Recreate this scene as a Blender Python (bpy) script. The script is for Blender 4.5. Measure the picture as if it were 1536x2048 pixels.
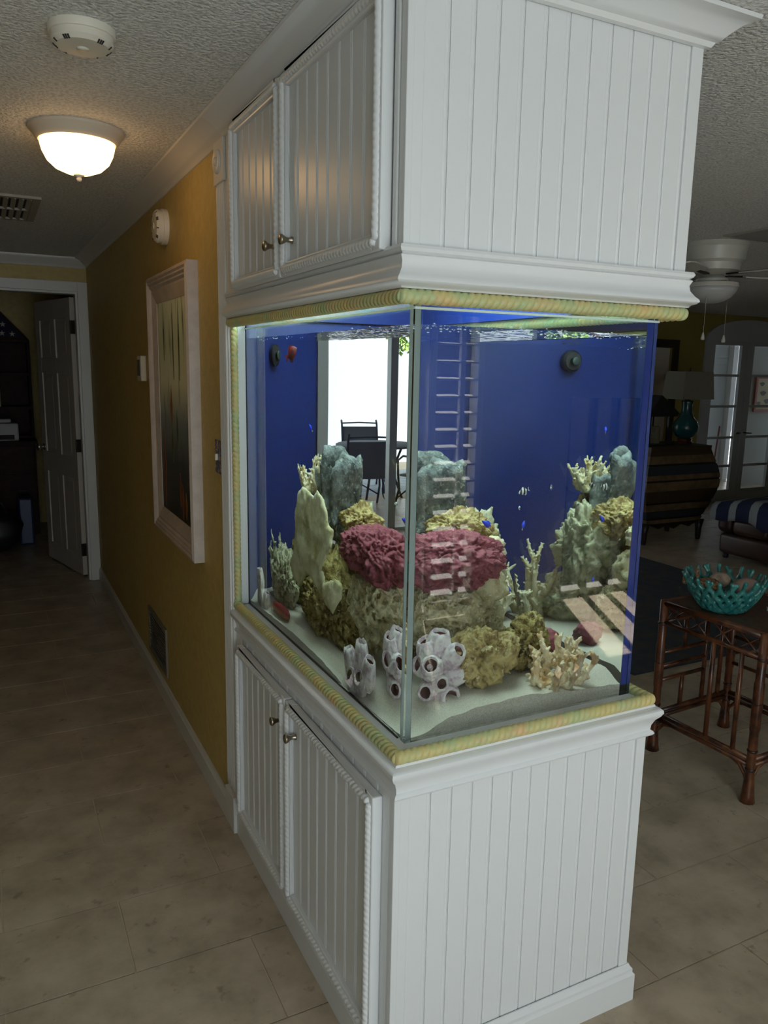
import bpy, bmesh, math, random
from mathutils import Vector, Matrix, noise
from math import sin, cos, pi, radians, sqrt, atan2

random.seed(7)
for o in list(bpy.data.objects):
    bpy.data.objects.remove(o, do_unlink=True)
SC = bpy.context.scene
COL = SC.collection

# ------------------------------------------------------------------ camera
CAM = Vector((-0.7202, -1.3512, 1.6812))
YAW, PITCH, ROLL, FPX = 0.4707, -0.1814, 0.0185, 1558.5
_f = Vector((sin(YAW) * cos(PITCH), cos(YAW) * cos(PITCH), sin(PITCH)))
_r = Vector((cos(YAW), -sin(YAW), 0))
_u = _r.cross(_f)
_r2 = _r * cos(ROLL) + _u * sin(ROLL)
_u2 = _u * cos(ROLL) - _r * sin(ROLL)
cd = bpy.data.cameras.new('camera')
cd.sensor_fit = 'HORIZONTAL'
cd.sensor_width = 36
cd.lens = 36 * FPX / 1536
cd.clip_start = 0.02
cam = bpy.data.objects.new('camera', cd)
COL.objects.link(cam)
m = Matrix((_r2, _u2, -_f)).transposed().to_4x4()
m.translation = CAM
cam.matrix_world = m
SC.camera = cam


def in_view(p, margin=120):
    d = Vector(p) - CAM
    z = d.dot(_f)
    if z < 0.1:
        return False
    x = 768 + FPX * d.dot(_r2) / z
    y = 1024 - FPX * d.dot(_u2) / z
    return -margin < x < 1536 + margin and -margin < y < 2048 + margin


# ------------------------------------------------------------------ world, sun, windows, exposure
W = bpy.data.worlds.new('world')
SC.world = W
W.use_nodes = True
bg = W.node_tree.nodes['Background']
bg.inputs[0].default_value = (0.86, 0.94, 1.0, 1)
bg.inputs[1].default_value = 2.0


def area(name, loc, aim, sx, sy, watts, col):
    l = bpy.data.lights.new(name, 'AREA')
    l.shape = 'RECTANGLE'
    l.size, l.size_y = sx, sy
    l.energy = watts
    l.color = col
    o = bpy.data.objects.new(name, l)
    COL.objects.link(o)
    o.location = loc
    o.rotation_euler = Vector(aim).to_track_quat('-Z', 'Y').to_euler()
    return o


sun = bpy.data.lights.new('sun', 'SUN')
sun.energy = 44.0
sun.angle = radians(0.6)
sun.color = (1.0, 0.95, 0.88)
so = bpy.data.objects.new('sun', sun)
COL.objects.link(so)
so.rotation_euler = Vector((-0.45, 0.9, -1.1)).to_track_quat('-Z', 'Y').to_euler()

# daylight entering by the wide window behind the camera
area('window_daylight', (-0.25, -2.96, 1.25), (0, 1, 0), 2.3, 1.85, 40, (0.82, 0.94, 1.0))
# aquarium lamp in the hood
area('aquarium_daylight', (0.385, 0.56, 2.045), (0, 0, -1), 0.50, 0.78, 24.0, (0.74, 1.0, 0.93))

SC.view_settings.view_transform = 'Standard'
SC.view_settings.look = 'None'
SC.view_settings.gamma = 1
SC.view_settings.use_curve_mapping = False
SC.view_settings.exposure = 0.0
cy = SC.cycles
cy.use_denoising = True
cy.use_adaptive_sampling = True
cy.adaptive_threshold = 0.032
cy.caustics_refractive = True
cy.caustics_reflective = False
cy.max_bounces = 9
cy.diffuse_bounces = 3
cy.glossy_bounces = 6
cy.transmission_bounces = 10
cy.transparent_max_bounces = 10
cy.sample_clamp_indirect = 4.0


# ------------------------------------------------------------------ helpers
def rgb(r, g, b):
    def l(c):
        c /= 255.0
        return c / 12.92 if c < 0.04045 else ((c + 0.055) / 1.055) ** 2.4
    return (l(r), l(g), l(b), 1)


def node(nt, typ, **kw):
    n = nt.nodes.new(typ)
    for k, v in kw.items():
        if k in ('operation', 'blend_type', 'data_type', 'wave_type', 'bands_direction', 'feature', 'distance'):
            setattr(n, k, v)
    return n


def mat(name, col, rough=0.5, metal=0.0, var=None, bump=None, spec=0.5, emit=None, coord='Object', coat=0.0, var2=None, sheen=0):
    """var = (second colour, scale, low, high); bump = (scale, strength, distance)"""
    m = bpy.data.materials.new(name)
    m.use_nodes = True
    nt = m.node_tree
    b = nt.nodes['Principled BSDF']
    b.inputs['Base Color'].default_value = col
    b.inputs['Roughness'].default_value = rough
    b.inputs['Metallic'].default_value = metal
    b.inputs['Specular IOR Level'].default_value = spec
    b.inputs['Coat Weight'].default_value = coat
    if coord == 'World':
        src = nt.nodes.new('ShaderNodeNewGeometry').outputs['Position']
    else:
        src = nt.nodes.new('ShaderNodeTexCoord').outputs[coord]
    out = None
    for k, v in enumerate((var, var2)):
        if not v:
            continue
        n = nt.nodes.new('ShaderNodeTexNoise')
        n.inputs['Scale'].default_value = v[1]
        n.inputs['Detail'].default_value = 6
        n.inputs['Roughness'].default_value = 0.62
        nt.links.new(src, n.inputs['Vector'])
        mr = nt.nodes.new('ShaderNodeMapRange')
        mr.inputs['From Min'].default_value = v[2]
        mr.inputs['From Max'].default_value = v[3]
        nt.links.new(n.outputs['Fac'], mr.inputs['Value'])
        mx = nt.nodes.new('ShaderNodeMix')
        mx.data_type = 'RGBA'
        nt.links.new(mr.outputs['Result'], mx.inputs['Factor'])
        if out is None:
            mx.inputs['A'].default_value = col
        else:
            nt.links.new(out, mx.inputs['A'])
        mx.inputs['B'].default_value = v[0]
        out = mx.outputs['Result']
    if out is not None:
        nt.links.new(out, b.inputs['Base Color'])
    if bump:
        n = nt.nodes.new('ShaderNodeTexNoise')
        n.inputs['Scale'].default_value = bump[0]
        n.inputs['Detail'].default_value = 5
        nt.links.new(src, n.inputs['Vector'])
        bp = nt.nodes.new('ShaderNodeBump')
        bp.inputs['Strength'].default_value = bump[1]
        bp.inputs['Distance'].default_value = bump[2]
        nt.links.new(n.outputs['Fac'], bp.inputs['Height'])
        nt.links.new(bp.outputs['Normal'], b.inputs['Normal'])
    if emit:
        b.inputs['Emission Color'].default_value = emit[0]
        b.inputs['Emission Strength'].default_value = emit[1]
    return m


def glass_mat(name, ior, col=(0.96, 0.99, 0.98, 1)):
    m = bpy.data.materials.new(name)
    m.use_nodes = True
    nt = m.node_tree
    nt.nodes.clear()
    g = nt.nodes.new('ShaderNodeBsdfGlass')
    g.inputs['IOR'].default_value = ior
    g.inputs['Roughness'].default_value = 0.0
    g.inputs['Color'].default_value = col
    o = nt.nodes.new('ShaderNodeOutputMaterial')
    nt.links.new(g.outputs[0], o.inputs[0])
    return m


def clear_mat(name, gloss=0.1, col=(1, 1, 1, 1), rough=0.02):
    """thin clear sheet: a share of mirror over plain transparency"""
    m = bpy.data.materials.new(name)
    m.use_nodes = True
    nt = m.node_tree
    nt.nodes.clear()
    t = nt.nodes.new('ShaderNodeBsdfTransparent')
    t.inputs[0].default_value = col
    g = nt.nodes.new('ShaderNodeBsdfGlossy')
    g.inputs['Roughness'].default_value = rough
    x = nt.nodes.new('ShaderNodeMixShader')
    x.inputs[0].default_value = gloss
    nt.links.new(t.outputs[0], x.inputs[1])
    nt.links.new(g.outputs[0], x.inputs[2])
    o = nt.nodes.new('ShaderNodeOutputMaterial')
    nt.links.new(x.outputs[0], o.inputs[0])
    return m


class MB:
    def __init__(s):
        s.v, s.f, s.mi, s.k = [], [], [], 0

    def add(s, vs, fs):
        b = len(s.v)
        s.v += [tuple(p) for p in vs]
        s.f += [tuple(i + b for i in f) for f in fs]
        s.mi += [s.k] * len(fs)
        return s

    def box(s, x0, x1, y0, y1, z0, z1):
        return s.add([(x0, y0, z0), (x1, y0, z0), (x1, y1, z0), (x0, y1, z0), (x0, y0, z1), (x1, y0, z1), (x1, y1, z1), (x0, y1, z1)],
                     [(0, 3, 2, 1), (4, 5, 6, 7), (0, 1, 5, 4), (1, 2, 6, 5), (2, 3, 7, 6), (3, 0, 4, 7)])

    def bar(s, a, b, w, h=None, up=(0, 0, 1)):
        """square bar from a to b"""
        h = h or w
        a, b = Vector(a), Vector(b)
        d = (b - a).normalized()
        u = Vector(up)
        if abs(d.dot(u)) > 0.95:
            u = Vector((1, 0, 0))
        x = d.cross(u).normalized() * w / 2
        y = x.cross(d).normalized() * h / 2
        vs = [p + q for p in (a, b) for q in (-x - y, x - y, x + y, -x + y)]
        return s.add(vs, [(3, 2, 1, 0), (4, 5, 6, 7), (0, 1, 5, 4), (1, 2, 6, 5), (2, 3, 7, 6), (3, 0, 4, 7)])

    def tube(s, pts, rad, seg=8, cap=True):
        pts = [Vector(p) for p in pts]
        n = len(pts)
        if not hasattr(rad, '__len__'):
            rad = [rad] * n
        vs, fs = [], []
        prev = None
        for i, p in enumerate(pts):
            d = (pts[min(i + 1, n - 1)] - pts[max(i - 1, 0)]).normalized()
            if prev is None:
                a = d.cross(Vector((0, 0, 1)))
                if a.length < 0.1:
                    a = d.cross(Vector((1, 0, 0)))
            else:
                a = prev - d * prev.dot(d)
            a.normalize()
            prev = a
            b = d.cross(a)
            for k in range(seg):
                t = 2 * pi * k / seg
                vs.append(p + (a * cos(t) + b * sin(t)) * rad[i])
        for i in range(n - 1):
            for k in range(seg):
                k2 = (k + 1) % seg
                fs.append((i * seg + k, i * seg + k2, (i + 1) * seg + k2, (i + 1) * seg + k))
        if cap:
            fs.append(tuple(range(seg - 1, -1, -1)))
            fs.append(tuple((n - 1) * seg + k for k in range(seg)))
        return s.add(vs, fs)

    def lathe(s, prof, c=(0, 0, 0), seg=24, axis='z', flip=False):
        """prof: list of (r, h)"""
        vs, fs = [], []
        n = len(prof)
        for r, h in prof:
            for k in range(seg):
                t = 2 * pi * k / seg
                x, y = r * cos(t), r * sin(t)
                if axis == 'z':
                    vs.append((c[0] + x, c[1] + y, c[2] + h))
                elif axis == 'x':
                    vs.append((c[0] + h, c[1] + x, c[2] + y))
                else:
                    vs.append((c[0] + y, c[1] + h, c[2] + x))
        for i in range(n - 1):
            for k in range(seg):
                k2 = (k + 1) % seg
                fs.append((i * seg + k, i * seg + k2, (i + 1) * seg + k2, (i + 1) * seg + k))
        if prof[0][0] > 1e-6:
            fs.append(tuple(range(seg - 1, -1, -1)))
        if prof[-1][0] > 1e-6:
            fs.append(tuple((n - 1) * seg + k for k in range(seg)))
        return s.add(vs, fs)

    def prism(s, poly, h0, h1, plane='xy'):
        """extrude a 2-D polygon; plane xy -> along z, yz -> along x, xz -> along y"""
        n = len(poly)
        def P(a, b, h):
            return (a, b, h) if plane == 'xy' else ((h, a, b) if plane == 'yz' else (a, h, b))
        vs = [P(a, b, h0) for a, b in poly] + [P(a, b, h1) for a, b in poly]
        fs = [tuple(range(n - 1, -1, -1)), tuple(range(n, 2 * n))]
        for i in range(n):
            j = (i + 1) % n
            fs.append((i, j, n + j, n + i))
        return s.add(vs, fs)

    def sphere(s, c, r, seg=12, rings=8, sc=(1, 1, 1)):
        vs, fs = [], []
        for i in range(rings + 1):
            ph = pi * i / rings
            for k in range(seg):
                t = 2 * pi * k / seg
                vs.append((c[0] + r * sc[0] * sin(ph) * cos(t), c[1] + r * sc[1] * sin(ph) * sin(t), c[2] + r * sc[2] * cos(ph)))
        for i in range(rings):
            for k in range(seg):
                k2 = (k + 1) % seg
                fs.append((i * seg + k, (i + 1) * seg + k, (i + 1) * seg + k2, i * seg + k2))
        return s.add(vs, fs)

    def moulding(s, path, prof, closed_profile=False):
        """sweep profile (offset outward, z) along an xy path; outward is to the right of travel reversed sign: normal = (dy,-dx)"""
        P = [Vector(p) for p in path]
        n = len(P)
        offs = []
        for i in range(n):
            nn = []
            if i > 0:
                d = (P[i] - P[i - 1]).normalized()
                nn.append(Vector((-d.y, d.x)) * -1)
            if i < n - 1:
                d = (P[i + 1] - P[i]).normalized()
                nn.append(Vector((-d.y, d.x)) * -1)
            if len(nn) == 2:
                b = (nn[0] + nn[1])
                b = b / (1 + nn[0].dot(nn[1]))
            else:
                b = nn[0]
            offs.append(b)
        k = len(prof)
        vs, fs = [], []
        for i in range(n):
            for o, z in prof:
                q = P[i] + offs[i] * o
                vs.append((q.x, q.y, z))
        for i in range(n - 1):
            for j in range(k - 1 + (1 if closed_profile else 0)):
                j2 = (j + 1) % k
                fs.append((i * k + j, (i + 1) * k + j, (i + 1) * k + j2, i * k + j2))
        if closed_profile:
            fs.append(tuple(range(k)))
            fs.append(tuple((n - 1) * k + j for j in range(k - 1, -1, -1)))
        return s.add(vs, fs)

    def build(s, name, mats, parent=None, smooth=False, bevel=0, label=None, fix=True, angle=None):
        me = bpy.data.meshes.new(name)
        me.from_pydata(s.v, [], s.f)
        if not isinstance(mats, (list, tuple)):
            mats = [mats]
        for mm in mats:
            me.materials.append(mm)
        if len(mats) > 1:
            me.polygons.foreach_set('material_index', s.mi)
        if fix:
            b = bmesh.new()
            b.from_mesh(me)
            bmesh.ops.remove_doubles(b, verts=b.verts, dist=1e-6)
            bmesh.ops.recalc_face_normals(b, faces=b.faces)
            b.to_mesh(me)
            b.free()
        if smooth:
            me.polygons.foreach_set('use_smooth', [True] * len(me.polygons))
            if angle:
                me.set_sharp_from_angle(angle=radians(angle))
        me.update()
        o = bpy.data.objects.new(name, me)
        COL.objects.link(o)
        if bevel:
            bm_ = o.modifiers.new('bevel', 'BEVEL')
            bm_.width = bevel
            bm_.segments = 2
            bm_.limit_method = 'ANGLE'
            bm_.angle_limit = radians(50)
        if parent is not None:
            o.parent = parent
            o.matrix_parent_inverse = parent['_m'] if False else world_of(parent).inverted()
        if label:
            o['label'] = label
        return o


def world_of(o):
    mm = Matrix.LocRotScale(o.location, o.rotation_euler, o.scale)
    if o.parent:
        return world_of(o.parent) @ o.matrix_parent_inverse @ mm
    return mm


def tag(o, label, cat, group=None, kind=None):
    o['label'] = label
    if cat:
        o['category'] = cat
    if group:
        o['group'] = group
    if kind:
        o['kind'] = kind
    return o


def thing(name, label, cat, loc, group=None):
    e = bpy.data.objects.new(name, None)
    e.empty_display_size = 0.05
    COL.objects.link(e)
    e.location = loc
    return tag(e, label, cat, group)


def struct(o, label=None):
    o['kind'] = 'structure'
    if label:
        o['label'] = label
    return o


def dup(o, parent=None, loc=None):
    c = o.copy()
    COL.objects.link(c)
    if parent is not None:
        c.parent = parent
        c.matrix_parent_inverse = o.matrix_parent_inverse.copy()
    if loc is not None:
        c.location = loc
    return c


# ------------------------------------------------------------------ materials
WHITE = mat('white_paint', (0.78, 0.785, 0.775, 1), 0.30, bump=(300, 0.04, 0.001))
TRIMW = mat('trim_paint', (0.74, 0.72, 0.68, 1), 0.38)
DARKW = mat('shadow_gap_paint', (0.55, 0.55, 0.53, 1), 0.6)
CEIL = mat('stippled_ceiling', (0.86, 0.85, 0.81, 1), 0.7, var=((0.62, 0.62, 0.59, 1), 95, 0.44, 0.60), bump=(95, 1.0, 0.010), coord='World')
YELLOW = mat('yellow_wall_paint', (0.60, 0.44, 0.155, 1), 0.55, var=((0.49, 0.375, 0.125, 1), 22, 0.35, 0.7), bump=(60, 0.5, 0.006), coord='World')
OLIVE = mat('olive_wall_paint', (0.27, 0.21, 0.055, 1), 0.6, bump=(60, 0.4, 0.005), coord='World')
PLAINW = mat('plain_wall_paint', (0.62, 0.60, 0.54, 1), 0.7)
TILE = mat('travertine_tile', (0.55, 0.45, 0.33, 1), 0.33, var=((0.36, 0.29, 0.205, 1), 5.5, 0.38, 0.66), var2=((0.24, 0.18, 0.12, 1), 17, 0.60, 0.74), coord='World')
GROUT = mat('sand_grout', (0.60, 0.50, 0.36, 1), 0.8)
ROPE = mat('painted_rope_trim', rgb(206, 188, 124), 0.5, var=(rgb(178, 190, 138), 13, 0.40, 0.62), var2=(rgb(216, 174, 126), 17, 0.52, 0.70), coord='World')
NICKEL = mat('brushed_nickel', (0.40, 0.35, 0.27, 1), 0.3, 1.0)
CHROME = mat('chrome', (0.7, 0.7, 0.7, 1), 0.15, 1.0)
BLACK = mat('black_plastic', (0.012, 0.012, 0.014, 1), 0.45)
SILICONE = mat('black_silicone', (0.01, 0.012, 0.014, 1), 0.35)
IVORY = mat('ivory_plastic', (0.78, 0.72, 0.60, 1), 0.45)
SLOT = mat('dark_slot', (0.03, 0.028, 0.025, 1), 0.8)
GLASS = glass_mat('tank_glass', 1.54)
GLASSW = glass_mat('tank_glass_against_water', 1.54 / 1.333, (1, 1, 1, 1))
BLUE = mat('blue_backing', (0.0030, 0.020, 0.155, 1), 0.4, var=((0.0035, 0.015, 0.125, 1), 3, 0.3, 0.7))
WATERTOP = clear_mat('water_surface', 0.55, rough=0.03)
PANE = clear_mat('window_pane', 0.08)
LAMPG = mat('lit_alabaster_glass', (0.9, 0.8, 0.65, 1), 0.4, emit=((1.0, 0.58, 0.235, 1), 4.6))
BRONZE = mat('dark_bronze', (0.045, 0.035, 0.025, 1), 0.4, 0.8)
GREYMETAL = mat('grey_metal', (0.30, 0.30, 0.29, 1), 0.5, 0.3)  # plain grey metal

# ------------------------------------------------------------------ room shell
H = 2.44
FAR = 5.8
BEDY = 7.6


def wall_with_holes(name, axis, c0, c1, a0, a1, z0, z1, holes, m):
    """slab between c0..c1 on the thin axis; a = long axis; holes list of (a0,a1,z0,z1) sorted"""
    b = MB()
    def bx(p, q, r, t):
        if q - p < 1e-4 or t - r < 1e-4:
            return
        if axis == 'y':
            b.box(p, q, c0, c1, r, t)
        else:
            b.box(c0, c1, p, q, r, t)
    cur = a0
    for h in sorted(holes):
        bx(cur, h[0], z0, z1)
        bx(h[0], h[1], z0, h[2])
        bx(h[0], h[1], h[3], z1)
        cur = h[1]
    bx(cur, a1, z0, z1)
    return struct(b.build(name, m, fix=False))


FLOOR = struct(MB().box(-3.2, 10.2, -3.2, 8.0, -0.12, -0.004).build('floor', GROUT), 'beige tiled floor')
struct(MB().box(-3.2, 10.2, -3.2, 8.0, H, H + 0.1).build('ceiling', CEIL), 'white stippled ceiling')
# hall wall along the aquarium (yellow), the block behind the tank
struct(MB().box(0.0, 0.13, 1.30, 5.0, 0, H).build('wall_hall', YELLOW), 'yellow textured hallway wall')
struct(MB().box(0.004, 0.725, 1.222, 1.36, 0, H).build('wall_behind_tank', TRIMW))
wall_with_holes('wall_hall_end', 'y', 5.0, 5.12, -2.6, 0.13, 0, H, [(-0.90, -0.07, 0, 2.20)], YELLOW)
struct(MB().box(-1.17, -1.05, 0.9, 5.0, 0, H).build('wall_hall_left', YELLOW))
struct(MB().box(-3.2, -1.05, 0.80, 0.9, 0, H).build('wall_dining', PLAINW))
struct(MB().box(-3.2, -3.05, -3.1, 0.8, 0, H).build('wall_left', PLAINW))
wall_with_holes('wall_back', 'y', -3.12, -3.0, -3.2, 10.2, 0, H,
                [(-1.4, 0.9, 0.3, 2.2), (1.86, 2.26, 0.04, 2.1), (3.05, 3.75, 0.05, 1.5)], PLAINW)  # last hole is added to let the sun patch in
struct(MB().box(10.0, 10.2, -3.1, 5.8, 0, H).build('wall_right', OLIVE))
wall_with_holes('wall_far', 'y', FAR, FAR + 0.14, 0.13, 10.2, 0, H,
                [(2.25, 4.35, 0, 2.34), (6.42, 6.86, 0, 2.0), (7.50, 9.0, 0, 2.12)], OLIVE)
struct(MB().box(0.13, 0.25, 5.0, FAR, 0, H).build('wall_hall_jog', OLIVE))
# bedroom beyond the hall
struct(MB().box(-2.6, 0.6, BEDY, BEDY + 0.1, 0, H).build('wall_bedroom', YELLOW))
struct(MB().box(0.13, 0.25, 5.12, BEDY, 0, H).build('wall_bedroom_right', YELLOW))
struct(MB().box(-2.6, -2.5, 5.12, BEDY, 0, H).build('wall_bedroom_left', YELLOW))
# unseen slab added to keep sun out of the wide window
struct(MB().box(-3.4, 2.2, -5.5, -3.12, 2.52, 2.62).build('sun_block_slab', PLAINW))
struct(MB().box(0.6, 8.5, -7.1, -7.0, -0.1, 4.6).build('wall_view_block', mat('dark_view_block', (0.06, 0.055, 0.045, 1), 0.9)))  # unseen wall added to darken the outlook and ground past the sun opening
struct(MB().box(-5, 12, -9, -3.2, -0.2, -0.1).build('ground', mat('dark_ground', (0.10, 0.10, 0.085, 1), 0.9)))  # even dark ground colour

# tiles: 0.66 x 0.33 running bond, the ones in view as pieces of the floor
tw, th, gap = 0.66, 0.33, 0.005
tb = MB().box(-tw / 2 + gap / 2, tw / 2 - gap / 2, -th / 2 + gap / 2, th / 2 - gap / 2, -0.004, 0.0)
spots = []
for j in range(-10, 24):
    y = 0.005 + th * (j + 0.5)
    for i in range(-6, 17):
        x = -0.45 + tw * (i + 0.5) + (0.33 if j % 2 else 0)
        if x < -3.1 or x > 9.9 or y < -3 or y > 7.5:
            continue
        if -0.02 < x - 0.33 and x + 0.33 < 0.76 and 0.1 < y < 1.2:
            continue
        if in_view((x, y, 0), 160):
            spots.append((((Vector((x, y, 0)) - CAM).length), x, y, True))
        else:
            spots.append((99, x, y, False))
spots.sort()
near = [s for s in spots if s[3]][:290]
rest = [s for s in spots if s not in near]
t0 = None
for d, x, y, _ in near:
    if t0 is None:
        t0 = tb.build('tile', TILE, FLOOR)
        t0.location = (x, y, 0)
    else:
        dup(t0, FLOOR, (x, y, 0))
rb = MB()
for d, x, y, _ in rest:
    rb.box(x - tw / 2 + gap / 2, x + tw / 2 - gap / 2, y - th / 2 + gap / 2, y + th / 2 - gap / 2, -0.004, 0.0)
o = rb.build('distant_tiles', TILE, FLOOR, fix=False)
o['kind'] = 'stuff'

# crown mouldings and baseboards
CROWN = [(0, H - 0.072), (0.010, H - 0.070), (0.014, H - 0.060), (0.030, H - 0.050), (0.048, H - 0.026), (0.062, H - 0.018), (0.066, H - 0.008), (0.066, H)]
CROWNH = [(0.0, 2.376), (0.006, 2.377), (0.010, 2.384), (0.016, 2.393), (0.024, 2.396), (0.030, 2.403), (0.050, 2.420), (0.066, 2.428), (0.078, 2.431), (0.080, 2.439), (0.0, 2.439)]
BASE = [(0, 0.10), (0.006, 0.10), (0.010, 0.088), (0.014, 0.08), (0.014, 0.0)]
# path direction chosen so that outward points into the hall
struct(MB().moulding([(0, 5.0), (0, 1.204)], CROWNH).build('trim_1', TRIMW, smooth=True, angle=40), 'white crown moulding along the hallway wall')
struct(MB().moulding([(-1.05, 5.0), (0.0, 5.0)], CROWN).build('trim_2', TRIMW, smooth=True, angle=40))
struct(MB().moulding([(0, 5.0), (0, 1.30)], BASE).build('baseboard_hall', TRIMW))
struct(MB().moulding([(0.25, FAR), (2.2, FAR)], BASE).build('baseboard_far', TRIMW))

# fluted pilaster where the hall wall meets the aquarium, with a corner block on top
pil = struct(MB().box(-0.004, 0.02, 1.196, 1.302, 0.0, H).build('trim_3', TRIMW), 'white fluted pilaster with a rosette corner block')
for k in range(5):
    y = 1.212 + k * 0.0185
    MB().lathe([(0.006, 0.16), (0.0065, 0.2), (0.0065, 2.24), (0.005, 2.27)], (-0.0045, y, 0), 8).build('flute', TRIMW, pil, smooth=True)
blk = MB().box(-0.014, -0.002, 1.194, 1.304, 2.255, 2.385).build('corner_block', TRIMW, pil, bevel=0.003)
MB().lathe([(0.0, -0.014), (0.012, -0.013), (0.014, -0.006), (0.026, -0.006), (0.03, -0.012), (0.036, -0.006), (0.038, 0)], (-0.012, 1.249, 2.32), 20, 'x').build('rosette', TRIMW, blk, smooth=True)
MB().box(-0.016, 0.0, 1.192, 1.306, 0.0, 0.14).build('plinth', TRIMW, pil, bevel=0.003)

# hall end doorway casing and open six-panel door
cs = MB()
cs.box(-0.07, 0.0, 4.982, 5.0, 0, 2.27)
cs.box(-0.97, -0.90, 4.982, 5.0, 0, 2.27)
cs.box(-0.90, -0.07, 4.982, 5.0, 2.20, 2.27)
struct(cs.build('trim_4', TRIMW, bevel=0.003))
jb = MB()
jb.box(-0.085, -0.07, 5.0, 5.12, 0, 2.2)
jb.box(-0.90, -0.885, 5.0, 5.12, 0, 2.2)
jb.box(-0.885, -0.085, 5.0, 5.12, 2.185, 2.2)
struct(jb.build('trim_5', TRIMW))

PANELS = [(0.10, 0.36, 1.72, 2.02), (0.46, 0.72, 1.72, 2.02), (0.10, 0.36, 0.95, 1.60), (0.46, 0.72, 0.95, 1.60), (0.10, 0.36, 0.16, 0.78), (0.46, 0.72, 0.16, 0.78)]


def six_panel_door(name, hinge, ang, m):
    d = bpy.data.objects.new(name, None)
    COL.objects.link(d)
    d.location = hinge
    d.rotation_euler = (0, 0, ang)
    struct(d)
    b = MB()
    xs = [0, 0.10, 0.36, 0.46, 0.72, 0.82]
    for a, c in ((0, 0.10), (0.36, 0.46), (0.72, 0.82)):
        b.box(a, c, -0.0175, 0.0175, 0.012, 2.17)
    for a, c in ((0.10, 0.36), (0.46, 0.72)):
        for z0, z1 in ((0.012, 0.16), (0.78, 0.95), (1.60, 1.72), (2.02, 2.17)):
            b.box(a, c, -0.0175, 0.0175, z0, z1)
    def child(bb, nm, mm, **kw):
        o = bb.build(nm, mm, **kw)
        o.parent = d
        return o
    child(b, 'leaf', m, bevel=0.002)
    for x0, x1, z0, z1 in PANELS:
        q = MB()
        for s in (-1, 1):
            e = 0.035
            vs = [(x0, s * 0.006, z0), (x1, s * 0.006, z0), (x1, s * 0.006, z1), (x0, s * 0.006, z1),
                  (x0 + e, s * 0.014, z0 + e), (x1 - e, s * 0.014, z0 + e), (x1 - e, s * 0.014, z1 - e), (x0 + e, s * 0.014, z1 - e)]
            q.add(vs, [(4, 5, 6, 7), (0, 1, 5, 4), (1, 2, 6, 5), (2, 3, 7, 6), (3, 0, 4, 7)])
        child(q, 'panel', m, fix=False)
    for s in (-1, 1):
        child(MB().lathe([(0.028, 0), (0.028, s * 0.006), (0.010, s * 0.010), (0.010, s * 0.035), (0.026, s * 0.042), (0.028, s * 0.055), (0.018, s * 0.065), (0, s * 0.067)], (0.76, s * 0.0175, 0.98), 16, 'y'), 'knob', CHROME, smooth=True)
    for z in (0.22, 1.05, 1.95):
        child(MB().box(-0.014, 0.004, -0.022, 0.022, z - 0.05, z + 0.05), 'hinge', BRONZE, bevel=0.002)
    return d


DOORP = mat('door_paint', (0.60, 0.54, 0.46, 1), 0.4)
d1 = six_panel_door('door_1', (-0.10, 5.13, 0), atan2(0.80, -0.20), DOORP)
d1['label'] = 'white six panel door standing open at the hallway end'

# ------------------------------------------------------------------ cabinet pieces
X0, D, YC = 0.012, 0.733, 1.196


def bead_board(w, h, g=0.004):
    """one bead-board strip in local coords: width +x, height +z, face toward -y"""
    prof = [(0.0, g * 0.8), (0.002, 0.0), (w - 0.0125, 0.0), (w - 0.0105, g), (w - 0.0085, 0.0005), (w - 0.006, -0.0006), (w - 0.0035, 0.0005), (w - 0.0015, g), (w, 0.0035), (w, 0.008), (0, 0.008)]
    return MB().prism(prof, 0, h, 'xy')


def rope(p0, p1, r, name, parent, phase=0.0, twist=1, pitch=0.0165, step=0.0021):
    p0, p1 = Vector(p0), Vector(p1)
    L = (p1 - p0).length
    d = (p1 - p0) / L
    n = max(2, int(L / step))
    a = d.cross(Vector((0, 0, 1)))
    if a.length < 0.1:
        a = d.cross(Vector((1, 0, 0)))
    a.normalize()
    b = d.cross(a)
    seg = 20
    vs, fs = [], []
    for i in range(n + 1):
        s = L * i / n
        e = min(s, L - s)
        cap = sqrt(max(0.0, 1 - max(0.0, 1 - e / (r * 0.5)) ** 2)) if e < r * 0.5 else 1.0
        for k in range(seg):
            t = 2 * pi * k / seg
            ph = 2 * t * twist + 2 * pi * s / pitch + phase
            rr = r * (0.74 + 0.26 * sqrt(abs(sin(ph / 2)))) * max(cap, 0.05)
            vs.append(p0 + d * s + (a * cos(t) + b * sin(t)) * rr)
    for i in range(n):
        for k in range(seg):
            k2 = (k + 1) % seg
            fs.append((i * seg + k, i * seg + k2, (i + 1) * seg + k2, (i + 1) * seg + k))
    fs.append(tuple(range(seg)))
    fs.append(tuple(n * seg + k for k in range(seg)))
    return MB().add(vs, fs).build(name, ROPE, parent, smooth=True)


def knob(parent, x, y, z):
    MB().lathe([(0.009, 0.0), (0.009, -0.003), (0.006, -0.008), (0.006, -0.016), (0.0125, -0.027), (0.0135, -0.031), (0.011, -0.034), (0, -0.034)], (x, y, z), 16, 'x').build('knob', NICKEL, parent, smooth=True)


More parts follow.
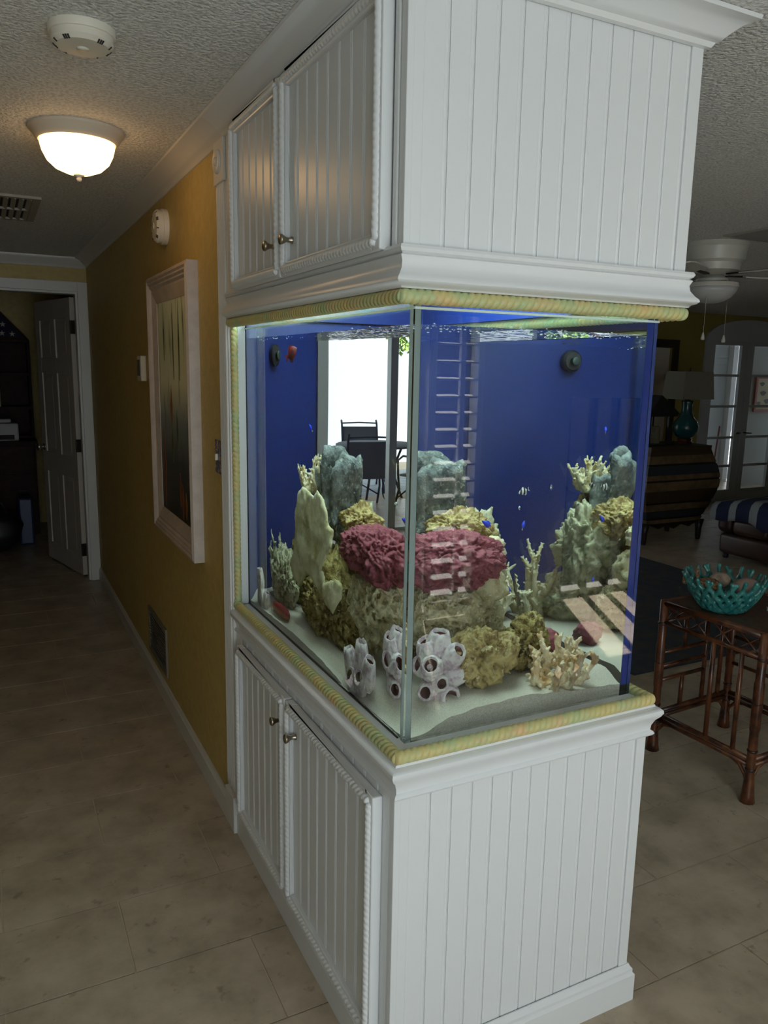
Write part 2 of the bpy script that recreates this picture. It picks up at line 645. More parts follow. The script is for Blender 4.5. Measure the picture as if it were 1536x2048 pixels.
def cab_door(root, y0, y1, z0, z1, x, knob_at):
    """door on a face x = const, standing proud toward -x, with bead-board inset and rope bead border"""
    t = 0.026
    fr = 0.034
    b = MB()
    b.box(x - t, x, y0, y0 + fr, z0, z1)
    b.box(x - t, x, y1 - fr, y1, z0, z1)
    b.box(x - t, x, y0 + fr, y1 - fr, z0, z0 + fr)
    b.box(x - t, x, y0 + fr, y1 - fr, z1 - fr, z1)
    d = b.build('door', WHITE, root, bevel=0.004)
    # boards
    n = max(6, int(round((y1 - y0 - 2 * fr) / 0.062)))
    w = (y1 - y0 - 2 * fr) / n
    bb = bead_board(w, z1 - z0 - 2 * fr)
    first = None
    for k in range(n):
        if first is None:
            first = bb.build('board', WHITE)
            o = first
        else:
            o = dup(first)
        o.parent = d
        o.matrix_parent_inverse = Matrix()
        o.location = (x - 0.014, y1 - fr - k * w, z0 + fr)
        o.rotation_euler = (0, 0, -pi / 2)
    # carved bead border (diagonal reeds on a half-round)
    for (a, c, axis) in (((y0 + 0.017, z0 + 0.017), (y1 - 0.017, z0 + 0.017), 'h'), ((y0 + 0.017, z1 - 0.017), (y1 - 0.017, z1 - 0.017), 'h'), ((y0 + 0.017, z0 + 0.017), (y0 + 0.017, z1 - 0.017), 'v'), ((y1 - 0.017, z0 + 0.017), (y1 - 0.017, z1 - 0.017), 'v')):
        r_ = rope((x - t + 0.001, a[0], a[1]), (x - t + 0.001, c[0], c[1]), 0.0105, 'bead_border', d, pitch=0.016, step=0.0032)
        r_.data.materials[0] = WHITE
    knob(d, x - 0.014, knob_at[0], knob_at[1])
    return d


# ---- lower cabinet
base = thing('base_cabinet', 'white beadboard base cabinet under the aquarium with two panelled doors', 'cabinet', (0.37, 0.6, 0))
MB().box(X0, D, 0.006, YC, 0.0, 0.835).build('body', WHITE, base)
b = MB()
# corner stiles of the front face and of the left face
for x0, x1 in ((X0, 0.044), (0.703, D)):
    b = MB().box(x0, x1, 0.0, 0.01, 0.095, 0.785)
    b.build('stile', WHITE, base, bevel=0.002)
n = 12
w = (0.703 - 0.044) / n
first = None
for k in range(n):
    if first is None:
        first = bead_board(w, 0.70, 0.0012).build('board', WHITE)
        o = first
    else:
        o = dup(first)
    o.parent = base
    o.matrix_parent_inverse = Matrix.Translation(base.location).inverted()
    o.location = (0.044 + k * w, 0.0025, 0.09)
# boards between the doors and the ledge on the left face, and beside the near door
n = 18
w = (YC - 0.012) / n
first = None
for k in range(n):
    if first is None:
        first = bead_board(w, 0.70).build('board', WHITE)
        o = first
    else:
        o = dup(first)
    o.parent = base
    o.matrix_parent_inverse = Matrix.Translation(base.location).inverted()
    o.location = (X0 - 0.006, YC - k * w, 0.09)
    o.rotation_euler = (0, 0, -pi / 2)
MB().box(X0 - 0.007, X0 + 0.01, -0.001, 0.014, 0.09, 0.785).build('stile', WHITE, base, bevel=0.002)
cab_door(base, 0.055, 0.622, 0.125, 0.752, X0 - 0.006, (0.568, 0.663))
cab_door(base, 0.632, 1.115, 0.125, 0.752, X0 - 0.006, (0.688, 0.663))
PATH = [(X0, YC), (X0, 0.0), (D, 0.0), (D, YC)]
MB().moulding(PATH, [(0.0, 0.774), (0.011, 0.774), (0.014, 0.779), (0.011, 0.785), (0.006, 0.788), (0.007, 0.80), (0.013, 0.815), (0.022, 0.826), (0.027, 0.836), (0.026, 0.843), (0.020, 0.849), (0.012, 0.852), (0.010, 0.857), (-0.01, 0.857)]).build('ledge_moulding', WHITE, base, smooth=True, angle=35)
MB().moulding(PATH, [(0.0, 0.108), (0.003, 0.108), (0.006, 0.10), (0.011, 0.094), (0.011, 0.084), (0.016, 0.078), (0.016, 0.0)]).build('baseboard', WHITE, base, smooth=True, angle=35)
MB().box(X0 - 0.004, D + 0.004, -0.004, YC, 0.835, 0.865).build('ledge', WHITE, base)
RZ = 0.869
rope((X0 - 0.001, YC - 0.002, RZ), (X0 - 0.001, -0.008, RZ), 0.0155, 'rope_trim', base)
rope((X0 - 0.012, -0.001, RZ), (D + 0.012, -0.001, RZ), 0.0155, 'rope_trim', base)
rope((D + 0.001, -0.008, RZ), (D + 0.001, YC - 0.002, RZ), 0.0155, 'rope_trim', base)

# ---- upper cabinet (hood)
hood = thing('hood_cabinet', 'white beadboard cabinet hanging over the aquarium up to the ceiling', 'cabinet', (0.37, 0.6, 1.84))
b = MB()
b.box(0.0, 0.018, 0.006, YC, 1.842, H - 0.002)
b.box(D - 0.018, D, 0.006, YC, 1.842, H - 0.002)
b.box(0.018, D - 0.018, 0.006, 0.022, 1.842, H - 0.002)
b.box(0.018, D - 0.018, YC - 0.004, YC, 1.96, H - 0.002)
b.box(0.018, D - 0.018, 0.022, YC - 0.004, 2.06, 2.08)
b.build('body', WHITE, hood, fix=False)
b = MB()
b.box(0.0185, 0.021, 0.025, YC - 0.006, 1.836, 2.058)
b.box(D - 0.021, D - 0.0185, 0.025, YC - 0.006, 1.836, 2.058)
b.box(0.021, D - 0.021, 0.0225, 0.025, 1.836, 2.058)
b.box(0.021, D - 0.021, YC - 0.008, YC - 0.005, 1.836, 2.058)
b.build('added_liner', BLUE, hood, fix=False)  # lining added to hide the lamplit white hood walls
MB().box(0.12, 0.65, 0.15, 0.97, 2.05, 2.059).build('lamp_housing', WHITE, hood)
for x0, x1 in ((0.0, 0.034), (0.699, D)):
    MB().box(x0, x1, 0.0, 0.01, 1.90, 2.40).build('stile', WHITE, hood, bevel=0.002)
n = 12
w = (0.699 - 0.034) / n
first = None
for k in range(n):
    if first is None:
        first = bead_board(w, 0.50, 0.0012).build('board', WHITE)
        o = first
    else:
        o = dup(first)
    o.parent = hood
    o.matrix_parent_inverse = Matrix.Translation(hood.location).inverted()
    o.location = (0.034 + k * w, 0.0025, 1.90)
MB().box(-0.003, 0.012, -0.001, 0.022, 1.90, 2.40).build('stile', WHITE, hood, bevel=0.002)
MB().box(-0.005, 0.012, 0.028, 0.046, 1.90, 2.40).build('bead_strip', WHITE, hood, bevel=0.004)
MB().box(-0.003, 0.012, 1.075, YC, 1.90, 2.40).build('stile', WHITE, hood, bevel=0.002)
cab_door(hood, 0.052, 0.617, 1.908, 2.385, -0.001, (0.565, 1.992))
cab_door(hood, 0.627, 1.066, 1.908, 2.385, -0.001, (0.692, 1.992))
PATHU = [(0.0, YC), (0.0, 0.0), (D, 0.0), (D, YC)]
MB().moulding(PATHU, [(0.0, 1.912), (0.013, 1.912), (0.016, 1.906), (0.013, 1.900), (0.007, 1.897), (0.013, 1.893), (0.008, 1.882), (0.010, 1.870), (0.018, 1.858), (0.025, 1.851), (0.026, 1.846), (0.021, 1.841), (0.013, 1.838), (0.009, 1.833), (-0.02, 1.833)]).build('bottom_moulding', WHITE, hood, smooth=True, angle=35)
MB().moulding([(0.0, 1.205), (0.0, 0.0), (D, 0.0), (D, YC)], [(0.0, 2.382), (0.010, 2.384), (0.016, 2.393), (0.024, 2.396), (0.030, 2.403), (0.050, 2.420), (0.066, 2.428), (0.078, 2.431), (0.080, 2.439), (0.0, 2.439)]).build('crown_moulding', WHITE, hood, smooth=True, angle=35)
RZU = 1.819
rope((0.001, YC - 0.002, RZU), (0.001, -0.008, RZU), 0.0155, 'rope_trim', hood)
rope((-0.012, 0.001, RZU), (D + 0.012, 0.001, RZU), 0.0155, 'rope_trim', hood)
rope((D - 0.001, -0.008, RZU), (D - 0.001, YC - 0.002, RZU), 0.0155, 'rope_trim', hood)

# upright rope and white return boards at the wall end of the tank
jam = struct(MB().box(0.022, 0.058, 1.206, 1.224, 0.866, 1.835).build('trim_6', WHITE), 'white jamb with upright rope trim at the wall end of the tank')
rope((0.013, 1.190, 0.868), (0.013, 1.190, 1.82), 0.0125, 'rope_trim', jam)
jam2 = struct(MB().box(0.717, 0.752, 1.206, 1.224, 0.866, 1.835).build('trim_7', WHITE))

# ------------------------------------------------------------------ aquarium
XL, YF, XR, YB, T = 0.057, 0.055, 0.717, 1.206, 0.022
ZB, ZT, ZW = 0.8655, 1.832, 1.772
aq = thing('aquarium', 'large glass aquarium with blue backing between the white cabinets', 'aquarium', (0.387, 0.63, ZB))


def quad(b, a, c, e, g, k):
    b.k = k
    b.add([a, c, e, g], [(0, 1, 2, 3)])


# front pane: outer face, ends, inner face above / below the water line (joints with the side panes stay open: one body of glass)
b = MB()
quad(b, (XL, YF, ZB), (XR, YF, ZB), (XR, YF, ZT), (XL, YF, ZT), 0)
quad(b, (XL, YF + T, ZB), (XL, YF, ZB), (XL, YF, ZT), (XL, YF + T, ZT), 0)
quad(b, (XR, YF, ZB), (XR, YF + T, ZB), (XR, YF + T, ZT), (XR, YF, ZT), 0)
quad(b, (XR - T, YF + T, ZB), (XL + T, YF + T, ZB), (XL + T, YF + T, ZW), (XR - T, YF + T, ZW), 1)
quad(b, (XR - T, YF + T, ZW), (XL + T, YF + T, ZW), (XL + T, YF + T, ZT), (XR - T, YF + T, ZT), 0)
quad(b, (XL, YF, ZT), (XR, YF, ZT), (XR, YF + T, ZT), (XL, YF + T, ZT), 0)
quad(b, (XL, YF + T, ZB), (XR, YF + T, ZB), (XR, YF, ZB), (XL, YF, ZB), 0)
b.build('glass_pane', [GLASS, GLASSW], aq, fix=False)
# left pane
b = MB()
quad(b, (XL, YB, ZB), (XL, YF + T, ZB), (XL, YF + T, ZT), (XL, YB, ZT), 0)
quad(b, (XL + T, YF + T, ZB), (XL + T, YB, ZB), (XL + T, YB, ZW), (XL + T, YF + T, ZW), 1)
quad(b, (XL + T, YF + T, ZW), (XL + T, YB, ZW), (XL + T, YB, ZT), (XL + T, YF + T, ZT), 0)
quad(b, (XL, YF + T, ZT), (XL + T, YF + T, ZT), (XL + T, YB, ZT), (XL, YB, ZT), 0)
quad(b, (XL, YB, ZB), (XL + T, YB, ZB), (XL + T, YF + T, ZB), (XL, YF + T, ZB), 0)
b.build('glass_pane', [GLASS, GLASSW], aq, fix=False)
# right pane
b = MB()
quad(b, (XR, YF + T, ZB), (XR, YB, ZB), (XR, YB, ZT), (XR, YF + T, ZT), 0)
quad(b, (XR - T, YB, ZB), (XR - T, YF + T, ZB), (XR - T, YF + T, ZW), (XR - T, YB, ZW), 1)
quad(b, (XR - T, YB, ZW), (XR - T, YF + T, ZW), (XR - T, YF + T, ZT), (XR - T, YB, ZT), 0)
quad(b, (XR - T, YF + T, ZT), (XR, YF + T, ZT), (XR, YB, ZT), (XR - T, YB, ZT), 0)
quad(b, (XR - T, YB, ZB), (XR, YB, ZB), (XR, YF + T, ZB), (XR - T, YF + T, ZB), 0)
b.build('glass_pane', [GLASS, GLASSW], aq, fix=False)
MB().box(XL - 0.002, XR + 0.002, YB, YB + 0.014, ZB, 1.834).build('back_panel', BLUE, aq)
# black silicone along the side pane, corner seams coloured like light in the glass
MB().box(XL - 0.003, XL, YF + 0.03, YB, ZB - 0.0005, ZB + 0.003).build('silicone_bead', SILICONE, aq)
SEAM = mat('grey_edge_glow', (0.50, 0.60, 0.57, 1), 0.4)  # grey-green painted in for the brightness of the glass edge
SEAMB = mat('blue_edge_glow', (0.012, 0.05, 0.40, 1), 0.4)  # blue painted in for backing light guided along the pane
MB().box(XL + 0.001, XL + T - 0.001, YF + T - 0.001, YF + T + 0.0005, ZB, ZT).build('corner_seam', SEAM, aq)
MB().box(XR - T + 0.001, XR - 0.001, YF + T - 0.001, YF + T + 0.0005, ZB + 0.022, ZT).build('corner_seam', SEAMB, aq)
MB().box(XR - T + 0.001, XR - 0.001, YF + T - 0.0012, YF + T + 0.0005, ZB, ZB + 0.022).build('corner_seam', SILICONE, aq)
STRIP = mat('edge_glint', (0.62, 0.70, 0.70, 1), 0.2)  # pale strip colour painted as the lit line under the rope
MB().box(XL - 0.002, XR + 0.002, YF - 0.003, YF - 0.0005, 1.8005, 1.8055).build('glint_strip', STRIP, aq)
MB().box(XL - 0.003, XL - 0.0005, YF, YB, 1.8005, 1.8055).build('glint_strip', STRIP, aq)
# rippled water surface
nx, ny = 56, 100
vs, fs = [], []
for j in range(ny + 1):
    for i in range(nx + 1):
        x = XL + T + (XR - XL - 2 * T) * i / nx
        y = YF + T + (YB - YF - T) * j / ny
        z = ZW + 0.0035 * noise.noise((x * 28, y * 28, 0)) + 0.0018 * noise.noise((x * 70, y * 60, 3))
        vs.append((x, y, z))
for j in range(ny):
    for i in range(nx):
        a = j * (nx + 1) + i
        fs.append((a, a + 1, a + nx + 2, a + nx + 1))
MB().add(vs, fs).build('water_surface', WATERTOP, aq, smooth=True, fix=False)

# ---- sand bed
LP = [(0.077, 0.869), (0.13, 0.868), (0.221, 0.866), (0.397, 0.864), (0.50, 0.878), (0.567, 0.884), (0.764, 0.890), (1.0, 0.884), (1.21, 0.876)]
FP = [(0.079, 0.869), (0.096, 0.870), (0.147, 0.893), (0.255, 0.909), (0.399, 0.915), (0.556, 0.898), (0.705, 0.893)]


def lerp(tab, t):
    for (a, p), (c, q) in zip(tab, tab[1:]):
        if t <= c:
            return p + (q - p) * max(0, (t - a)) / (c - a)
    return tab[-1][1]


def sand_h(x, y):
    fx = max(0.0, 1 - (x - XL - T) / 0.10)
    fy = max(0.0, 1 - (y - YF - T) / 0.10)
    inner = 0.918 + 0.012 * noise.noise((x * 6, y * 6, 1))
    h = inner
    a = lerp(LP, y) + 0.003 * noise.noise((y * 30, 0, 7))
    c = lerp(FP, x) + 0.003 * noise.noise((x * 30, 3, 7))
    sx, sy = fx * fx * (3 - 2 * fx), fy * fy * (3 - 2 * fy)
    h = h * (1 - sx) + a * sx
    h = h * (1 - sy) + (c * (1 - sx) + min(a, c) * sx) * sy
    return h + 0.0012 * noise.noise((x * 90, y * 90, 5))


SAND = mat('aragonite_sand', (0.76, 0.71, 0.60, 1), 0.9, var=((0.52, 0.46, 0.37, 1), 420, 0.42, 0.66), bump=(500, 0.6, 0.003))
nx, ny = 70, 120
vs, fs = [], []
xa, xb, ya, yb = XL + T + 0.0006, XR - T - 0.0006, YF + T + 0.0006, YB - 0.0006
for j in range(ny + 1):
    for i in range(nx + 1):
        x = xa + (xb - xa) * i / nx
        y = ya + (yb - ya) * j / ny
        vs.append((x, y, sand_h(x, y)))
top = len(vs)
for j in range(ny):
    for i in range(nx):
        a = j * (nx + 1) + i
        fs.append((a, a + 1, a + nx + 2, a + nx + 1))
ring = [i for i in range(nx + 1)] + [j * (nx + 1) + nx for j in range(1, ny + 1)] + [ny * (nx + 1) + i for i in range(nx - 1, -1, -1)] + [j * (nx + 1) for j in range(ny - 1, 0, -1)]
for r_ in ring:
    vs.append((vs[r_][0], vs[r_][1], ZB))
n = len(ring)
for k in range(n):
    k2 = (k + 1) % n
    fs.append((ring[k2], ring[k], top + k, top + k2))
fs.append(tuple(top + k for k in range(n)))
sand = MB().add(vs, fs).build('sand', SAND, smooth=True, angle=50)
tag(sand, 'pale aragonite sand bed on the aquarium floor', 'sand', kind='stuff')

# ------------------------------------------------------------------ rocks, corals, barnacles, fish
_ICO = {}


def ico(sub):
    if sub not in _ICO:
        b = bmesh.new()
        bmesh.ops.create_icosphere(b, subdivisions=sub, radius=1)
        b.verts.ensure_lookup_table()
        _ICO[sub] = ([v.co.copy() for v in b.verts], [tuple(v.index for v in f.verts) for f in b.faces])
        b.free()
    return _ICO[sub]


def rock(name, label, c, r, m, seed, sub=5, rough=0.22, pits=0.0, pit_scale=9, lumps=0.0, lump_scale=6, rot=0.0, group=None, flat=0.0, fine=1.0, pit_r=0.46):
    vs, fs = ico(sub)
    out = []
    cr, sr = cos(rot), sin(rot)
    rm = (r[0] + r[1] + r[2]) / 3
    off = Vector((seed * 3.1, seed * 1.7, seed * 0.9))
    for v in vs:
        p = Vector((v.x * r[0], v.y * r[1], v.z * r[2]))
        q = p / rm + off
        q = q + noise.noise_vector(q * 2.2) * 0.18
        k = 1 + rough * 1.25 * noise.fractal(q * 1.5, 1.0, 2.1, 4, noise_basis='PERLIN_ORIGINAL')
        k += rough * 0.35 * noise.turbulence(q * 5.0, 3, False)
        k += fine * 0.022 * noise.noise(p * 150 + off)
        if lumps:
            d = noise.voronoi(q * lump_scale * 0.62)[0][0]
            k += lumps * (0.45 - min(d, 0.9))
            d = noise.voronoi(q * lump_scale * 1.4 + Vector((3, 1, 2)))[0][0]
            k += lumps * 0.5 * (0.45 - min(d, 0.9))
        if pits:
            d = noise.voronoi(q * pit_scale * 0.62)[0][0]
            s = min(1.0, max(0.0, (pit_r - d) / 0.20))
            k -= pits * 0.80 * s * s * (3 - 2 * s)
            d = noise.voronoi(q * pit_scale * 1.5 + Vector((5, 5, 5)))[0][0]
            s = min(1.0, max(0.0, (pit_r - 0.04 - d) / 0.20))
            k -= pits * 0.50 * s * s * (3 - 2 * s)
        p = p * max(0.35, k)
        out.append((c[0] + p.x * cr - p.y * sr, c[1] + p.x * sr + p.y * cr, c[2] + p.z))
    o = MB().add(out, fs).build(name, m, smooth=True, fix=False)
    return tag(o, label, 'coral' if 'coral' in name else 'rock', group)


PINK = mat('coralline_pink', rgb(126, 50, 64), 0.8, var=(rgb(166, 92, 104), 40, 0.44, 0.62), var2=(rgb(96, 34, 56), 40, 0.55, 0.7), bump=(160, 0.6, 0.004))
BEIGE = mat('beige_rock', rgb(220, 210, 170), 0.85, var=(rgb(178, 162, 116), 30, 0.42, 0.62), var2=(rgb(238, 232, 204), 70, 0.55, 0.68), bump=(190, 0.7, 0.004))
TANR = mat('tan_rock', rgb(196, 176, 118), 0.85, var=(rgb(132, 106, 56), 30, 0.44, 0.60), var2=(rgb(224, 212, 164), 60, 0.56, 0.68), bump=(180, 0.7, 0.004))
BROWN = mat('algae_brown_rock', rgb(168, 150, 88), 0.85, var=(rgb(98, 78, 34), 36, 0.44, 0.6), var2=(rgb(206, 198, 146), 60, 0.54, 0.66), bump=(190, 0.8, 0.005))
GREYG = mat('grey_green_rock', rgb(206, 202, 170), 0.85, var=(rgb(146, 144, 108), 28, 0.44, 0.62), var2=(rgb(226, 224, 198), 70, 0.56, 0.7), bump=(170, 0.7, 0.004))
SLATE = mat('grey_slate', rgb(126, 134, 132), 0.75, var=(rgb(72, 80, 82), 22, 0.42, 0.62), var2=(rgb(176, 184, 170), 60, 0.56, 0.68), bump=(90, 0.8, 0.008))
CREAM = mat('cream_plate_coral', rgb(234, 226, 184), 0.8, var=(rgb(180, 170, 112), 14, 0.42, 0.66), var2=(rgb(236, 232, 200), 40, 0.56, 0.7), bump=(110, 0.5, 0.004))
BONE = mat('bone_white_coral', rgb(238, 230, 198), 0.85, var=(rgb(206, 184, 130), 22, 0.44, 0.64), bump=(220, 0.6, 0.003))
SANDC = mat('sandy_finger_coral', rgb(240, 226, 192), 0.85, var=(rgb(212, 174, 122), 26, 0.42, 0.62), bump=(220, 0.6, 0.003))
BARN = mat('barnacle_shell', rgb(236, 228, 226), 0.6, var=(rgb(190, 164, 178), 45, 0.44, 0.62), var2=(rgb(240, 238, 228), 60, 0.5, 0.7), bump=(140, 0.4, 0.003))
BARNIN = mat('barnacle_hollow', rgb(92, 48, 50), 0.8)

rock('coralline_rock', 'rough pink coralline rock near the glass corner', (0.315, 0.415, 1.205), (0.155, 0.175, 0.072), PINK, 1, 6, 0.16, pits=0.16, pit_scale=5, lumps=0.30, lump_scale=5.0, fine=1.6)
rock('live_rock', 'porous beige rock under the pink coralline rock', (0.30, 0.42, 1.055), (0.105, 0.130, 0.098), BEIGE, 2, 6, 0.16, pits=0.30, pit_scale=6.5)
rock('live_rock', 'golden brown knobby rock behind the pink rock', (0.435, 0.635, 1.245), (0.090, 0.095, 0.055), TANR, 3, 6, 0.26, pits=0.12, lumps=0.2, lump_scale=6)
rock('live_rock', 'long mossy brown rock low behind the side glass', (0.245, 0.63, 0.985), (0.105, 0.215, 0.092), BROWN, 4, 6, 0.26, pits=0.30, pit_scale=9, lumps=0.16, lump_scale=7)
rock('live_rock', 'ochre rock holding up the cream coral plate', (0.36, 0.93, 1.10), (0.085, 0.095, 0.20), BROWN, 5, 6, 0.26, pits=0.14, lumps=0.2, lump_scale=5)
rock('live_rock', 'pitted pale rock behind the red shell', (0.215, 0.985, 1.005), (0.075, 0.11, 0.105), GREYG, 6, 6, 0.16, pits=0.26, pit_scale=9)
rock('live_rock', 'tall lumpy grey green rock at the back of the pile', (0.50, 0.715, 1.13), (0.095, 0.12, 0.155), GREYG, 7, 6, 0.24, pits=0.10, lumps=0.30, lump_scale=4.5)
rock('live_rock', 'low grey green rock behind the pile on the sand', (0.49, 0.76, 0.975), (0.12, 0.13, 0.085), GREYG, 8, 5, 0.24, pits=0.14, lumps=0.24, lump_scale=5)
rock('live_rock', 'pale rock with white edges in the middle of the sand', (0.462, 0.545, 0.985), (0.082, 0.075, 0.078), BEIGE, 9, 6, 0.18, pits=0.26)
rock('live_rock', 'beige rock tucked under the pink rock end', (0.44, 0.49, 1.11), (0.075, 0.075, 0.062), BEIGE, 10, 4, 0.2, pits=0.10)
rock('puff_coral', 'small white knobby coral beside the pink rock', (0.462, 0.468, 1.212), (0.038, 0.04, 0.036), BONE, 11, 4, 0.12, lumps=0.35, lump_scale=5)
rock('live_rock', 'tan rock full of large holes in front of the glass', (0.325, 0.215, 0.992), (0.098, 0.066, 0.076), TANR, 12, 6, 0.22, pits=0.42, pit_scale=3.6, lumps=0.06, lump_scale=7, pit_r=0.44)
rock('live_rock', 'mossy tan rock next to the white finger coral', (0.487, 0.275, 0.985), (0.066, 0.06, 0.082), BROWN, 13, 6, 0.22, pits=0.40, pit_scale=4.8, lumps=0.16, lump_scale=7)
rock('coralline_rock', 'small pink coralline rock lying on the sand by the side glass', (0.635, 0.44, 0.945), (0.04, 0.06, 0.032), PINK, 14, 4, 0.2, lumps=0.15)
rock('ring_coral', 'small brown cup shaped coral behind the rocks', (0.575, 0.79, 0.965), (0.04, 0.045, 0.05), BROWN, 15, 4, 0.2, pits=0.3, pit_scale=3)
rock('live_rock', 'dark core rock between the slates and the sand', (0.36, 0.74, 1.03), (0.10, 0.13, 0.13), BROWN, 16, 4, 0.22, pits=0.12)

# red shell / stone on the sand
rock('red_stone', 'small brick red oval stone on the sand by the side glass', (0.118, 0.925, 0.918), (0.022, 0.082, 0.022), mat('brick_red', rgb(150, 48, 46), 0.7, var=(rgb(110, 30, 34), 60, 0.45, 0.6), bump=(240, 0.5, 0.002)), 17, 4, 0.08)


def plate(name, label, outline, origin, ax, nrm, thick, m, seed, wob=0.012, cat='coral', res=0.006, group=None):
    """irregular plate: outline [(a,z)] in a vertical plane, thickened along nrm with a rough face on both sides"""
    import mathutils.geometry as mg
    A = Vector(ax)
    N = Vector(nrm)
    P = [Vector((a, z)) for a, z in outline]
    xs = [p.x for p in P]
    zs = [p.y for p in P]
    pts = []
    n = len(P)
    for i in range(n):
        p, q = P[i], P[(i + 1) % n]
        k = max(1, int((q - p).length / res))
        for t in range(k):
            e = p.lerp(q, t / k)
            e += Vector((noise.noise((e.x * 60, e.y * 60, seed)), noise.noise((e.x * 60, e.y * 60, seed + 9)))) * 0.004
            pts.append(e)
    nb = len(pts)
    edges = [(i, (i + 1) % nb) for i in range(nb)]
    x = min(xs)
    while x < max(xs):
        z = min(zs)
        while z < max(zs):
            pts.append(Vector((x + random.uniform(-.2, .2) * res, z + random.uniform(-.2, .2) * res)))
            z += res * 1.5
        x += res * 1.5
    vv, ee, ff, *_ = mg.delaunay_2d_cdt(pts, edges, [], 1, 1e-5)
    # distance to border for a thin rim
    border = [Vector((p.x, p.y)) for p in pts[:nb]]
    front, back = [], []
    O = Vector(origin)
    for p in vv:
        dmin = min((p - q).length_squared for q in border) ** 0.5
        e = min(1.0, dmin / (thick * 0.9))
        e = sqrt(max(0.0, 1 - (1 - e) ** 2))
        w_ = wob * noise.fractal((p.x * 9, p.y * 9, seed), 1.0, 2.0, 4, noise_basis='PERLIN_ORIGINAL')
        f_ = 0.004 * noise.turbulence((p.x * 40, p.y * 40, seed), 3, True)
        base_ = O + A * p.x + Vector((0, 0, p.y))
        front.append(base_ + N * (w_ + thick * 0.5 * e + f_ * e))
        back.append(base_ + N * (w_ - thick * 0.5 * e - f_ * e))
    k = len(vv)
    fs = []
    cnt = {}
    for f in ff:
        f = tuple(f)
        fs.append(f)
        fs.append(tuple(i + k for i in reversed(f)))
        for i in range(len(f)):
            e = (f[i], f[(i + 1) % len(f)])
            cnt[tuple(sorted(e))] = cnt.get(tuple(sorted(e)), []) + [e]
    for e, l in cnt.items():
        if len(l) == 1:
            a, c = l[0]
            fs.append((c, a, a + k, c + k))
    o = MB().add(front + back, fs).build(name, m, smooth=True, fix=True)
    return tag(o, label, cat, group)


OUT = [(0.831, 1.311), (0.779, 1.338), (0.722, 1.327), (0.696, 1.322), (0.667, 1.343), (0.632, 1.32), (0.607, 1.295), (0.596, 1.255), (0.569, 1.246), (0.561, 1.199), (0.611, 1.152), (0.635, 1.118), (0.62, 1.114), (0.609, 1.088), (0.542, 1.115), (0.5, 1.109), (0.508, 1.065), (0.549, 1.013), (0.625, 1.032), (0.662, 1.044), (0.692, 1.067), (0.738, 1.078), (0.769, 1.07), (0.797, 1.032), (0.826, 1.021), (0.868, 1.046), (0.881, 1.083), (0.851, 1.145), (0.839, 1.225)]
plate('plate_coral', 'tall cream coral plate with ragged points leaning by the side glass', OUT, (0.165, 0, 0), (0, 1, 0), (-1, 0, 0.02), 0.022, CREAM, 3, 0.02)


def blob_outline(w, h, seed, n=26):
    out = []
    for i in range(n):
        t = 2 * pi * i / n
        k = 1 + 0.30 * noise.noise((cos(t) * 1.4, sin(t) * 1.4, seed * 3.3)) + 0.16 * noise.noise((cos(t) * 4, sin(t) * 4, seed))
        ex = 0.62
        out.append((w * k * math.copysign(abs(cos(t)) ** ex, cos(t)), h * k * math.copysign(abs(sin(t)) ** ex, sin(t))))
    return out


for k, (c, w, h, ang, lab) in enumerate([
        ((0.388, 0.685, 1.325), 0.085, 0.120, -28, 'broad grey slate slab standing foremost above the pink rock'),
        ((0.375, 0.745, 1.345), 0.080, 0.115, -42, 'tallest grey slate slab behind the foremost slab'),
        ((0.365, 0.80, 1.285), 0.075, 0.125, -55, 'dark grey slate slab leaning beside the white branching coral'),
        ((0.435, 0.71, 1.29), 0.070, 0.09, 12, 'short grey slate slab at the back of the slate group')]):
    a = radians(ang)
    plate('slate_slab', lab, blob_outline(w, h, k + 2), c, (cos(a), sin(a), 0), (sin(a), -cos(a), 0.16), 0.020, SLATE, k + 11, 0.030, cat='rock', res=0.0075, group='slate slabs on top of the rock pile')
# small white tube worms on the slates
for c in ((0.46, 0.66, 1.40), (0.43, 0.63, 1.36)):
    pass


